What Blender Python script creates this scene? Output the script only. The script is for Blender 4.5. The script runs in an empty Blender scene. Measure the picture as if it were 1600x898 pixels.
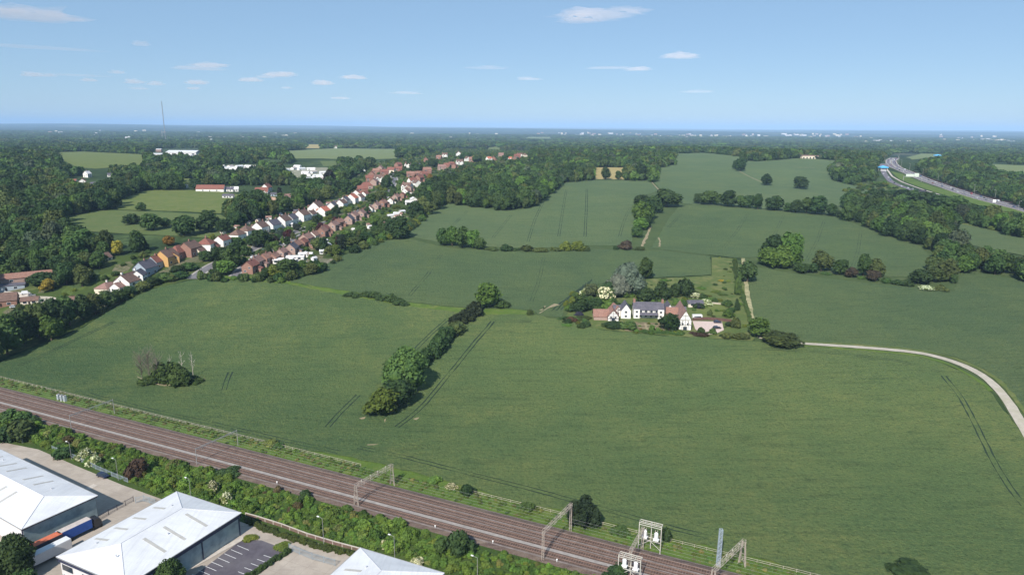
import bpy, math, random
import numpy as np
from mathutils import Vector, Matrix
from mathutils.geometry import delaunay_2d_cdt
rnd=random.Random(7); rng=np.random.default_rng(7)
sc=bpy.context.scene; COL=sc.collection
# ---------------- camera, world, sun, exposure ----------------
F=1066.7; CH=115.0
PITCH=math.radians(13.25); ROLL=math.asin(13/1600)
cp,sp=math.cos(PITCH),math.sin(PITCH); cr,sr=math.cos(ROLL),math.sin(ROLL)
FW=np.array([0,cp,-sp]); U0=np.array([0,sp,cp]); R0=np.array([1.,0,0])
RT=cr*R0+sr*U0; UP=-sr*R0+cr*U0
KD=np.array([-500,0,210,340,500,750,1100,1600,2500,4500,9000,60000.]); KH=np.array([0,0,0,10,20,30,36,41,30,12,0,0.])
_m=np.gradient(KH,KD); _m[0]=_m[1]=_m[2]=0; _m[-1]=_m[-2]=0
def hgt(x,y):
    x=np.asarray(x,float); y=np.asarray(y,float)
    d=np.clip(np.hypot(x*0.8,np.maximum(y,0)),0,59999)
    i=np.clip(np.searchsorted(KD,d,side='right')-1,0,len(KD)-2)
    w=KD[i+1]-KD[i]; t=(d-KD[i])/w
    h=(2*t**3-3*t**2+1)*KH[i]+(t**3-2*t**2+t)*w*_m[i]+(-2*t**3+3*t**2)*KH[i+1]+(t**3-t**2)*w*_m[i+1]
    w=(y-184.8)*.9153+x*.4028; fl=np.clip((w-10)/170,0,1); fl=fl*fl*(3-2*fl); h=h*fl
    a=fl*np.clip((d-260)/300,0,1)*np.clip((3000-d)/1200,0,1)
    h=h+a*(1.6*np.sin(x/95+.6)*np.sin(y/120+1)+1.4*np.sin(x/210-y/170))
    h=h+11*np.exp(-((x-400)**2+(y-1500)**2)/(2*260**2))+9*np.exp(-((x-620)**2+(y-2000)**2)/(2*300**2))
    h=h-9*np.exp(-((x-700)**2+(y-1000)**2)/(2*220**2))
    fa=np.clip((d-12000)/8000,0,1); h=h+fa*(45+40*np.sin(x/5200+1)*np.sin(y/6100)+25*np.sin(x/1900+y/2500))*np.clip((60000-d)/20000,0,1)
    return h
_T=np.geomspace(60,45000,900)
def P(u,v):
    d=FW+(u-800)/F*RT+(449-v)/F*UP
    z=CH+_T*d[2]-hgt(_T*d[0],_T*d[1])
    k=np.argmax(z<0)
    if z[k]>=0: k=len(_T)-1
    if k==0: k=1
    a,b=_T[k-1],_T[k]
    for _ in range(30):
        m=(a+b)/2
        if CH+m*d[2]-float(hgt(m*d[0],m*d[1]))<0: b=m
        else: a=m
    return (b*d[0],b*d[1],float(hgt(b*d[0],b*d[1])))
def PZ(u,v,z):
    d=FW+(u-800)/F*RT+(449-v)/F*UP; t=(z-CH)/d[2]; return (t*d[0],t*d[1],z)
def proj(x,y,z):
    x=np.asarray(x,float)
    q0,q1,q2=x,np.asarray(y,float),np.asarray(z,float)-CH
    dz=q0*FW[0]+q1*FW[1]+q2*FW[2]
    return 800+F*(q0*RT[0]+q1*RT[1]+q2*RT[2])/dz, 449-F*(q0*UP[0]+q1*UP[1]+q2*UP[2])/dz, dz

cam=bpy.data.cameras.new('camera'); cam.lens=24; cam.sensor_width=36; cam.clip_end=200000; cam.clip_start=1
co=bpy.data.objects.new('camera',cam); COL.objects.link(co)
M=Matrix(((RT[0],UP[0],-FW[0]),(RT[1],UP[1],-FW[1]),(RT[2],UP[2],-FW[2])))
co.matrix_world=Matrix.Translation((0,0,CH))@M.to_4x4(); sc.camera=co
SUN_EL=math.radians(42); SHX,SHY=.36,.93      # direction shadows fall on the ground
w=bpy.data.worlds.new('World'); sc.world=w; w.use_nodes=True
nt=w.node_tree; bg=nt.nodes['Background']; sky=nt.nodes.new('ShaderNodeTexSky'); sky.sky_type='NISHITA'
sky.sun_disc=False; sky.sun_elevation=SUN_EL; sky.sun_rotation=math.atan2(-SHX,-SHY); sky.altitude=100
sky.air_density=0.75; sky.dust_density=0.25; sky.ozone_density=3.0
mxs=nt.nodes.new('ShaderNodeMix'); mxs.data_type='RGBA'; mxs.inputs[0].default_value=.62; mxs.inputs[7].default_value=(2.3,3.75,5.4,1); nt.links.new(sky.outputs[0],mxs.inputs[6]); nt.links.new(mxs.outputs[2],bg.inputs[0]); bg.inputs[1].default_value=0.085
sl=bpy.data.lights.new('sun','SUN'); sl.energy=4.2; sl.angle=math.radians(.5); sl.color=(1,.95,.87)
so=bpy.data.objects.new('sun',sl); COL.objects.link(so)
ldir=Vector((SHX*math.cos(SUN_EL),SHY*math.cos(SUN_EL),-math.sin(SUN_EL)))
so.rotation_euler=ldir.to_track_quat('-Z','Y').to_euler(); so.location=(-50,-100,200)
vs=sc.view_settings; vs.view_transform='Standard'; vs.look='None'; vs.gamma=1; vs.exposure=0.62; vs.use_curve_mapping=False
cy=sc.cycles; cy.max_bounces=4; cy.diffuse_bounces=2; cy.glossy_bounces=2; cy.transmission_bounces=2; cy.volume_bounces=3; cy.transparent_max_bounces=6
cy.use_denoising=True; cy.use_fast_gi=False
sc.render.use_persistent_data=False

HAZE=5.2e-5
# ---------------- materials ----------------
def srgb(r,g,b):
    f=lambda c:(c/12.92 if c<=.04045 else ((c+.055)/1.055)**2.4)
    return (f(r/255),f(g/255),f(b/255),1)
class NT:
    def __init__(s,name):
        s.m=bpy.data.materials.new(name); s.m.use_nodes=True; s.t=s.m.node_tree; s.n=s.t.nodes; s.b=s.n['Principled BSDF']
        s.pos=None
    def node(s,ty,**k):
        q=s.n.new(ty)
        for a,v in k.items(): setattr(q,a,v)
        return q
    def link(s,a,b): s.t.links.new(a,b)
    def P(s,obj=False):
        if obj:
            return s.node('ShaderNodeTexCoord').outputs['Object']
        if s.pos is None: s.pos=s.node('ShaderNodeNewGeometry').outputs['Position']
        return s.pos
    def noise(s,scale,detail=4,rough=.55,vec=None,lo=.35,hi=.65,dist=0,ty='n'):
        if ty=='n':
            q=s.node('ShaderNodeTexNoise'); q.inputs['Scale'].default_value=scale; q.inputs['Detail'].default_value=detail; q.inputs['Roughness'].default_value=rough; q.inputs['Distortion'].default_value=dist
            o=q.outputs[0]
        else:
            q=s.node('ShaderNodeTexVoronoi'); q.inputs['Scale'].default_value=scale; o=q.outputs['Color']
        s.link(vec if vec is not None else s.P(),q.inputs['Vector'])
        r=s.node('ShaderNodeMapRange'); r.inputs[1].default_value=lo; r.inputs[2].default_value=hi; s.link(o,r.inputs[0]); return r.outputs[0]
    def scalevec(s,v,sc_,rot=0):
        q=s.node('ShaderNodeMapping'); q.inputs['Scale'].default_value=sc_; q.inputs['Rotation'].default_value=(0,0,rot); s.link(v,q.inputs[0]); return q.outputs[0]
    def mix(s,f,a,b,ty='MIX'):
        q=s.node('ShaderNodeMix',data_type='RGBA',blend_type=ty)
        for i,v in ((0,f),(6,a),(7,b)):
            if isinstance(v,(int,float)): q.inputs[i].default_value=v
            elif isinstance(v,tuple): q.inputs[i].default_value=v
            else: s.link(v,q.inputs[i])
        return q.outputs[2]
    def math(s,op,a,b=None):
        q=s.node('ShaderNodeMath',operation=op)
        for i,v in ((0,a),(1,b)):
            if v is None: continue
            if isinstance(v,(int,float)): q.inputs[i].default_value=v
            else: s.link(v,q.inputs[i])
        return q.outputs[0]
    def ramp(s,f,stops,const=False):
        q=s.node('ShaderNodeValToRGB'); e=q.color_ramp.elements
        if const: q.color_ramp.interpolation='CONSTANT'
        while len(e)<len(stops): e.new(.5)
        for k,(p,c) in enumerate(stops): e[k].position=p; e[k].color=c
        s.link(f,q.inputs[0]); return q.outputs[0]
    def out(s,col,rough=.9,bump=None,dist=.1,strength=1,metal=0,spec=.3):
        b=s.b
        if isinstance(col,tuple): b.inputs['Base Color'].default_value=col
        else: s.link(col,b.inputs['Base Color'])
        b.inputs['Roughness'].default_value=rough; b.inputs['Metallic'].default_value=metal; b.inputs['Specular IOR Level'].default_value=spec
        if bump is not None:
            q=s.node('ShaderNodeBump'); q.inputs['Distance'].default_value=dist; q.inputs['Strength'].default_value=strength
            s.link(bump,q.inputs['Height']); s.link(q.outputs[0],b.inputs['Normal'])
        return s.m
def c4(*c): return (c[0],c[1],c[2],1)
MC={}
def simple(name,c,rough=.8,var=.15,scale=1.5,metal=0,spec=.3,c2=None,s2=.15):
    if name in MC: return MC[name]
    n=NT(name); a=c4(*[x*(1-var) for x in c]); b=c4(*[min(1,x*(1+var)) for x in c])
    col=n.mix(n.noise(scale,4,.6),a,b)
    if c2: col=n.mix(n.math('MULTIPLY',n.noise(s2,5,.6,lo=.45,hi=.7),.8),col,c4(*c2))
    MC[name]=n.out(col,rough,metal=metal,spec=spec); return MC[name]
def crop(name,a,b,y,ang=.44,dark=(.02,.045,.02),amt=.6,fine=.62,grad=False):
    n=NT(name)
    big=n.noise(.009,6,.65,lo=.40,hi=.60)
    if grad:
        sx=n.node('ShaderNodeSeparateXYZ'); n.link(n.P(),sx.inputs[0]); mr=n.node('ShaderNodeMapRange'); mr.inputs[1].default_value=-170; mr.inputs[2].default_value=60; n.link(n.math('ADD',sx.outputs[0],n.math('MULTIPLY',n.noise(.02,4,.6,lo=.3,hi=.7),70)),mr.inputs[0])
        a=n.mix(mr.outputs[0],c4(*a[0]),c4(*a[1])); b=n.mix(mr.outputs[0],c4(*b[0]),c4(*b[1]))
    mid=n.noise(.06,5,.65,lo=.35,hi=.65)
    if not grad: a,b=c4(*a),c4(*b)
    col=n.mix(big,a,b); col=n.mix(n.math('MULTIPLY',mid,.35),col,b)
    yel=n.math('MULTIPLY',n.noise(.018,6,.7,lo=.46,hi=.66),n.noise(.3,4,.7,lo=.35,hi=.7))
    col=n.mix(n.math('MULTIPLY',yel,amt),col,c4(*y))
    st=n.scalevec(n.P(),(.05,.45,.3),ang)                      # drilling rows / passes
    s=n.noise(1,4,.6,vec=st,lo=.5,hi=.75); col=n.mix(n.math('MULTIPLY',s,.42),col,c4(*dark))
    st2=n.scalevec(n.P(),(.15,1.6,.5),ang+.03); s2=n.noise(1,3,.6,vec=st2,lo=.5,hi=.72); col=n.mix(n.math('MULTIPLY',s2,.3),col,c4(*y))
    f=n.noise(.7,6,.8,lo=.5,hi=.66); col=n.mix(n.math('MULTIPLY',f,fine),col,c4(*dark))
    f2=n.noise(1.3,5,.8,lo=.52,hi=.66); col=n.mix(n.math('MULTIPLY',f2,.5),col,c4(y[0]*1.1,y[1]*1.15,y[2]))
    MC[name]=n.out(col,.95,n.noise(.9,5,.75,lo=.2,hi=.8),.9,1,spec=.15); return MC[name]
def crop_near():
    m=MC['crop_dark'].copy(); t=m.node_tree; return m
CROP_A=crop('crop_dark',((.052,.099,.041),(.092,.146,.052)),((.070,.121,.045),(.122,.170,.057)),(.20,.213,.068),amt=.75,grad=True)
CROP_B=CROP_A
MARGIN=None
CROP_C=crop('crop_far',(.088,.134,.062),(.108,.155,.066),(.15,.17,.072),fine=.45)
CROP_D=crop('crop_mid',(.074,.118,.052),(.096,.142,.056),(.15,.17,.062),fine=.6)
def grassy(name,a,b,t,sc1=.05,amt=.6):
    n=NT(name); col=n.mix(n.noise(sc1,5,.65),c4(*a),c4(*b)); col=n.mix(n.math('MULTIPLY',n.noise(.15,6,.7,lo=.5,hi=.7),amt),col,c4(*t))
    col=n.mix(n.math('MULTIPLY',n.noise(1.2,4,.7,lo=.5,hi=.7),.4),col,c4(a[0]*.5,a[1]*.55,a[2]*.5))
    MC[name]=n.out(col,.95,n.noise(1.,4,.7,lo=.2,hi=.8),.4,.6,spec=.15); return MC[name]
PASTURE=grassy('pasture_grass',(.10,.135,.035),(.13,.155,.045),(.19,.18,.075))
PASTURE2=grassy('meadow_grass',(.085,.12,.038),(.105,.135,.045),(.14,.14,.06))
PALE=grassy('pale_meadow',(.13,.17,.07),(.16,.19,.08),(.20,.20,.1))
VERGE=grassy('verge_grass',(.07,.12,.022),(.10,.15,.028),(.16,.17,.05),.12,.7)
ROUGHG=grassy('rough_grass',(.07,.105,.03),(.11,.135,.04),(.20,.185,.08),.07,.8)
DRY=grassy('dry_grass',(.30,.24,.10),(.36,.29,.13),(.22,.2,.09))
UNDER=grassy('woodland_floor',(.018,.032,.012),(.028,.045,.016),(.04,.05,.02))
TAN=simple('bare_earth',(.28,.225,.14),.95,.25,.5,c2=(.10,.13,.05),s2=.5)
TRAM=simple('trampled_crop',(.020,.038,.020),.95,.3,.8)
GRAVEL=simple('gravel_track',(.38,.34,.285),.95,.14,.8,c2=(.30,.28,.2),s2=.2)
def concmat():
    n=NT('concrete'); col=n.mix(n.noise(.25,5,.7),c4(.33,.28,.235),c4(.40,.345,.29)); col=n.mix(n.math('MULTIPLY',n.noise(.05,5,.7,lo=.45,hi=.65),.6),col,c4(.25,.21,.175))
    for a,sc3 in ((.42,(.05,1.1,.3)),(-1.13,(.05,1.1,.3))): col=n.mix(n.math('MULTIPLY',n.noise(1,5,.7,vec=n.scalevec(n.P(),sc3,a),lo=.55,hi=.72),.4),col,c4(.19,.165,.145))
    b=n.node('ShaderNodeTexBrick'); b.inputs['Scale'].default_value=1; b.inputs['Brick Width'].default_value=6; b.inputs['Row Height'].default_value=5; b.inputs['Mortar Size'].default_value=.05; b.offset=0; n.link(n.scalevec(n.P(),(1,1,1),.414),b.inputs[0]); col=n.mix(n.math('MULTIPLY',b.outputs['Fac'],.45),col,c4(.16,.14,.12))
    MC['concrete']=n.out(col,.85); return n.m
CONC=concmat()
CONC2=simple('pale_concrete',(.45,.40,.35),.85,.12,.6)
ASPH=simple('asphalt',(.085,.075,.09),.9,.15,.6,c2=(.13,.12,.13),s2=.1)
ROAD=simple('road_asphalt',(.14,.135,.145),.9,.12,.5,c2=(.12,.11,.12),s2=.1)
MWAY=simple('motorway_asphalt',(.15,.135,.155),.9,.1,.5)
WHITEP=simple('white_paint',(.75,.75,.74),.6,.05)
def ballast():
    n=NT('ballast'); col=n.mix(n.noise(.3,5,.7),c4(.12,.082,.062),c4(.185,.14,.11))
    st=n.scalevec(n.P(),(.03,.9,1),.414); col=n.mix(n.noise(1,4,.6,vec=st,lo=.4,hi=.65),col,c4(.085,.055,.048))
    col=n.mix(n.math('MULTIPLY',n.noise(3,3,.7,lo=.5,hi=.7),.5),col,c4(.25,.21,.19))
    MC['b']=n.out(col,.95,n.noise(4,3,.7),.15,.7); return n.m
BALL=ballast()
BALLP=simple('pale_ballast',(.28,.25,.23),.95,.18,.8,c2=(.25,.22,.21),s2=.5)
RAILM=simple('rail_steel',(.30,.20,.16),.4,.2,1,metal=.4)
SLEEP=simple('sleeper_concrete',(.135,.095,.082),.9,.2,1)
WHITEW=simple('white_render',(.78,.76,.72),.85,.05,.8,c2=(.62,.58,.52),s2=.4)
CREAMW=simple('cream_render',(.66,.58,.46),.85,.06,.8)
YBRICK=simple('yellow_brick',(.50,.30,.12),.9,.15,2.5)
RBRICK=simple('red_brick',(.27,.15,.115),.9,.18,2.5)
PBRICK=simple('pink_brick',(.36,.25,.21),.9,.15,2.5)
BLUEW=simple('bluish_render',(.30,.35,.40),.85,.08,1)
ROOFB=simple('brown_tile',(.155,.095,.075),.9,.22,1.2,c2=(.10,.07,.06),s2=.5)
ROOFR=simple('red_tile',(.21,.085,.065),.9,.22,1.2,c2=(.15,.07,.055),s2=.5)
ROOFT=simple('terracotta_tile',(.25,.14,.108),.9,.2,1.2,c2=(.22,.11,.08),s2=.5)
ROOFP=simple('pinkish_tile',(.25,.15,.125),.9,.2,1.2,c2=(.17,.10,.09),s2=.5)
ROOFS=simple('slate',(.085,.08,.10),.75,.2,1.2,c2=(.13,.12,.14),s2=.5)
ROOFX=simple('bright_red_tile',(.42,.14,.09),.9,.15,1.2)
GLASS=simple('window_glass',(.03,.04,.055),.15,.1,1,spec=.8)
TIMB=simple('dark_timber',(.035,.025,.022),.8,.2,2)
TRIMW=simple('white_trim',(.8,.8,.8),.5,.03)
def sheetmat():
    n=NT('white_roof_sheet'); v=n.scalevec(n.P(),(1,1,1),.42)
    col=n.mix(n.noise(.12,5,.65),c4(.56,.565,.59),c4(.66,.665,.68)); st=n.noise(1,4,.7,vec=n.scalevec(n.P(),(1.1,.06,.1),.42),lo=.48,hi=.75); col=n.mix(n.math('MULTIPLY',st,.45),col,c4(.42,.42,.43))
    st=n.noise(1,4,.7,vec=n.scalevec(n.P(),(.06,.9,.1),.42),lo=.52,hi=.75); col=n.mix(n.math('MULTIPLY',st,.3),col,c4(.45,.43,.40))
    w=n.node('ShaderNodeTexWave'); w.inputs['Scale'].default_value=.5; w.inputs['Distortion'].default_value=0; n.link(v,w.inputs[0]); col=n.mix(n.math('MULTIPLY',w.outputs['Fac'],.07),col,c4(.3,.3,.3))
    MC['white_roof_sheet']=n.out(col,.55,w.outputs['Fac'],.05,.5); return n.m
SHEET=sheetmat()
RIDGE=simple('grey_ridge_flashing',(.52,.52,.56),.6,.06)
SKYL=simple('rooflight',(.40,.385,.36),.5,.08,1)
CLAD=simple('grey_green_cladding',(.22,.29,.31),.35,.2,.5,c2=(.30,.37,.37),s2=.25,spec=.6)
CLADW=simple('pale_cladding',(.62,.60,.60),.6,.05,.6)
NAVY=simple('navy_fascia',(.035,.04,.075),.5,.1)
BLUEF=simple('grey_blue_fascia',(.20,.25,.36),.5,.06)
GREYM=simple('galvanised_steel',(.34,.33,.32),.6,.1,2,metal=.3)
RUSTM=simple('weathered_steel',(.40,.34,.29),.7,.18,1.5)
CREAMM=simple('cream_steel',(.52,.49,.43),.6,.08,1)
BGREY=simple('blue_grey_steel',(.27,.32,.36),.6,.1,1)
RUBBER=simple('rubber',(.02,.02,.02),.85,.1)
CARN=simple('navy_car_paint',(.012,.016,.045),.25,.05,1,spec=.7)
CARW=simple('white_car_paint',(.75,.76,.78),.3,.03,1,spec=.6)
CARS=simple('silver_car_paint',(.40,.41,.43),.3,.05,1,metal=.5)
CARB=simple('blue_car_paint',(.05,.12,.28),.3,.05,1,spec=.6)
CARR=simple('red_car_paint',(.35,.03,.03),.3,.05,1,spec=.6)
CARK=simple('black_car_paint',(.02,.02,.025),.25,.05,1,spec=.6)
LBLUE=simple('blue_container',(.03,.09,.34),.5,.12,1)
LBLUE2=simple('light_blue_door',(.13,.33,.62),.5,.12,1)
LORNG=simple('orange_tarpaulin',(.50,.135,.07),.7,.1,1)
LGREY=simple('dusty_roof',(.46,.40,.37),.7,.1,1)
DGREY=simple('dark_grey_sheet',(.06,.055,.07),.7,.1,1)
CYAN=simple('bright_blue_canopy',(.10,.42,.78),.5,.05,.5)
BARK=simple('bark',(.10,.075,.055),.95,.25,2)
PALEBARK=simple('pale_dead_bark',(.42,.37,.32),.95,.2,2)
FENCEW=simple('dark_fence_board',(.11,.06,.05),.9,.2,1)
FENCEC=simple('pale_fence_board',(.42,.37,.30),.9,.2,1)
WALLC=simple('retaining_wall',(.16,.10,.085),.9,.3,.6,c2=(.08,.07,.04),s2=.3)
SOLAR=simple('solar_panel',(.015,.02,.05),.2,.1,1,spec=.8)
def leafmat(name,tip=(1.5,1.35,.9),trans=.25,base=None):
    n=NT(name); oi=n.node('ShaderNodeObjectInfo'); r=oi.outputs['Random']
    if base is None:
        at=n.node('ShaderNodeAttribute',attribute_type='INSTANCER',attribute_name='tint'); base=n.mix(1.0,oi.outputs['Color'],at.outputs['Color'],'ADD')
    else: base=c4(*base)
    vec=n.P(True)
    v=n.math('ADD',.72,n.math('MULTIPLY',r,.56)); q=n.node('ShaderNodeCombineColor'); 
    n.link(n.math('MULTIPLY',v,n.math('ADD',.9,n.math('MULTIPLY',n.math('FRACT',n.math('MULTIPLY',r,7.3)),.22))),q.inputs[0]); n.link(v,q.inputs[1]); n.link(v,q.inputs[2])
    col=n.mix(1.0,base,q.outputs[0],'MULTIPLY')
    wp=n.noise(.35,4,.7,lo=.4,hi=.66); col2=n.mix(1.0,col,c4(*tip),'MULTIPLY'); col=n.mix(wp,col,col2)
    fine=n.noise(2.5,3,.7,lo=.45,hi=.7); col=n.mix(n.math('MULTIPLY',fine,.45),col,n.mix(1.0,col,c4(.5,.5,.5),'MULTIPLY'))
    n.link(col,n.b.inputs['Base Color']); n.b.inputs['Roughness'].default_value=.75; n.b.inputs['Specular IOR Level'].default_value=.2
    tr=n.node('ShaderNodeBsdfTranslucent'); n.link(col,tr.inputs[0]); mx=n.node('ShaderNodeMixShader'); mx.inputs[0].default_value=trans
    n.link(n.b.outputs[0],mx.inputs[1]); n.link(tr.outputs[0],mx.inputs[2]); n.link(mx.outputs[0],n.n['Material Output'].inputs[0]); return n.m
LEAF=leafmat('foliage'); BLOSSOM=leafmat('blossom',(1.6,1.5,1.4),.15)

# ---------------- helpers ----------------
def tag(o,label=None,cat=None,group=None,kind=None,color=None):
    if label: o['label']=label
    if cat: o['category']=cat
    if group: o['group']=group
    if kind: o['kind']=kind
    if color: o.color=(*color[:3],1)
    return o
def mesh_from(name,V,Fc,mats,mi=None,smooth=False):
    me=bpy.data.meshes.new(name); V=np.asarray(V,float)
    me.from_pydata(V.tolist(),[],[list(f) for f in Fc])
    for m in (mats if isinstance(mats,(list,tuple)) else [mats]): me.materials.append(m)
    if mi is not None: me.polygons.foreach_set('material_index',np.asarray(mi,dtype=np.int32))
    if smooth: me.polygons.foreach_set('use_smooth',np.ones(len(me.polygons),bool))
    me.update(); return me
def quads_mesh(name,V,Q,T,mats,qm=None):
    """fast mesh: V (n,3), Q (k,4), T (m,3)"""
    me=bpy.data.meshes.new(name); V=np.asarray(V,np.float32); me.vertices.add(len(V)); me.vertices.foreach_set('co',V.ravel())
    Q=np.asarray(Q,np.int32).reshape(-1,4); T=np.asarray(T,np.int32).reshape(-1,3)
    me.loops.add(Q.size+T.size); me.loops.foreach_set('vertex_index',np.concatenate([Q.ravel(),T.ravel()]))
    me.polygons.add(len(Q)+len(T)); ls=np.concatenate([np.arange(len(Q))*4,len(Q)*4+np.arange(len(T))*3]).astype(np.int32)
    me.polygons.foreach_set('loop_start',ls)
    for m in mats: me.materials.append(m)
    if qm is not None: me.polygons.foreach_set('material_index',np.asarray(qm,np.int32))
    me.update(calc_edges=True); return me
def obj(name,me,parent=None,loc=None,rotz=0,scale=None):
    o=bpy.data.objects.new(name,me); COL.objects.link(o)
    if parent is not None: o.parent=parent
    if loc is not None: o.location=loc
    if rotz: o.rotation_euler=(0,0,rotz)
    if scale is not None: o.scale=scale
    return o
def empty(name,loc,rotz=0,scale=None): 
    o=obj(name,None,None,loc,rotz,scale); o.empty_display_size=.5; return o
class MB:
    def __init__(s): s.V=[]; s.F=[]; s.I=[]; s.m=[]
    def mi(s,m):
        if m not in s.m: s.m.append(m)
        return s.m.index(m)
    def add(s,V,Fc,m):
        k=len(s.V); s.V+= [tuple(map(float,v)) for v in V]; s.F+=[tuple(i+k for i in f) for f in Fc]; s.I+=[s.mi(m)]*len(Fc); return s
    def box(s,x0,x1,y0,y1,z0,z1,m,rot=0,org=(0,0,0)):
        V=[(x,y,z) for z in (z0,z1) for x,y in ((x0,y0),(x1,y0),(x1,y1),(x0,y1))]
        if rot or org!=(0,0,0):
            c,q=math.cos(rot),math.sin(rot); V=[(org[0]+x*c-y*q,org[1]+x*q+y*c,org[2]+z) for x,y,z in V]
        return s.add(V,[(3,2,1,0),(4,5,6,7),(0,1,5,4),(1,2,6,5),(2,3,7,6),(3,0,4,7)],m)
    def bar(s,a,b,r,m,n=4,r2=None):
        a=Vector(a); b=Vector(b); d=(b-a); 
        if d.length<1e-6: return s
        q=d.to_track_quat('Z','Y'); r2=r if r2 is None else r2; V=[]
        for p,rr in ((a,r),(b,r2)):
            for i in range(n):
                t=2*math.pi*(i+.5)/n; V.append(p+q@Vector((rr*math.cos(t),rr*math.sin(t),0)))
        return s.add(V,[(i,(i+1)%n,n+(i+1)%n,n+i) for i in range(n)]+[tuple(range(n-1,-1,-1)),tuple(range(n,2*n))],m)
    def prism(s,pts,z0,z1,m):
        n=len(pts); V=[(*p,z0) for p in pts]+[(*p,z1) for p in pts]
        return s.add(V,[(i,(i+1)%n,n+(i+1)%n,n+i) for i in range(n)]+[tuple(range(n-1,-1,-1)),tuple(range(n,2*n))],m)
    def mesh(s,name,smooth=False): return mesh_from(name,s.V,s.F,s.m,s.I,smooth)
    def build(s,name,parent=None,loc=None,rotz=0,scale=None): return obj(name,s.mesh(name),parent,loc,rotz,scale)
ORD='first second third fourth fifth sixth seventh eighth ninth tenth eleventh twelfth thirteenth fourteenth fifteenth sixteenth seventeenth eighteenth nineteenth twentieth'.split()
def ordn(i):
    if i>=99: return 'hundred-and-'+ordn(i-100) if i>99 else 'hundredth'
    if i<20: return ORD[i]
    t=['twenty','thirty','forty','fifty','sixty','seventy','eighty','ninety'][(i+1)//10-2]; k=(i+1)%10
    return (t+'-'+ORD[k-1]) if k else {'twenty':'twentieth','thirty':'thirtieth','forty':'fortieth','fifty':'fiftieth','sixty':'sixtieth','seventy':'seventieth','eighty':'eightieth','ninety':'ninetieth'}[t]

# ---------------- ground ----------------
def growing(lo,hi,step,end,gr):
    a=list(np.arange(lo,hi+.1,step)); s=step
    while a[-1]<end: s*=gr; a.append(a[-1]+s)
    return a
xs=growing(0,1000,12,45000,1.13); xs=[-x for x in xs[:0:-1]]+xs
ys=[-400,-200,-100,-40]+growing(0,2600,12,60000,1.1)
X,Y=np.meshgrid(xs,ys); Z=hgt(X,Y); nx,ny=len(xs),len(ys)
I=np.arange(nx*ny).reshape(ny,nx)
Q=np.stack([I[:-1,:-1],I[:-1,1:],I[1:,1:],I[1:,:-1]],-1).reshape(-1,4)
def groundmat():
    n=NT('countryside'); p=n.P()
    near=n.mix(n.noise(.015,6,.7,lo=.4,hi=.6),c4(.028,.05,.018),c4(.075,.11,.04)); near=n.mix(n.noise(.12,5,.75,lo=.45,hi=.6),near,c4(.02,.036,.014))
    warp=n.noise(.004,3,.5,lo=0,hi=1); 
    vec=n.scalevec(p,(.0028,.0016,0)); v=n.node('ShaderNodeTexVoronoi'); v.inputs['Scale'].default_value=1; n.link(vec,v.inputs['Vector'])
    sp=n.node('ShaderNodeSeparateColor'); n.link(v.outputs['Color'],sp.inputs[0])
    fld=n.ramp(sp.outputs[0],[(0,c4(.022,.04,.018)),(.50,c4(.03,.05,.022)),(.58,c4(.07,.10,.04)),(.72,c4(.11,.13,.06)),(.80,c4(.03,.05,.02)),(.93,c4(.20,.18,.11)),(.97,c4(.03,.05,.02))],True)
    fld=n.mix(n.noise(.0016,5,.7,lo=.42,hi=.6),c4(.02,.038,.018),fld); fld=n.mix(n.noise(.012,3,.7,lo=.5,hi=.62),fld,c4(.02,.036,.018))
    d=n.node('ShaderNodeVectorMath',operation='LENGTH'); n.link(p,d.inputs[0])
    r=n.node('ShaderNodeMapRange'); r.inputs[1].default_value=1700; r.inputs[2].default_value=2400; n.link(d.outputs['Value'],r.inputs[0])
    col=n.mix(r.outputs[0],near,fld); return n.out(col,.95,spec=.1)
g=quads_mesh('ground',np.stack([X,Y,Z],-1).reshape(-1,3),Q,[],[groundmat()]); go=obj('ground',g); tag(go,kind='structure'); g.polygons.foreach_set('use_smooth',np.ones(len(g.polygons),bool))

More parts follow.
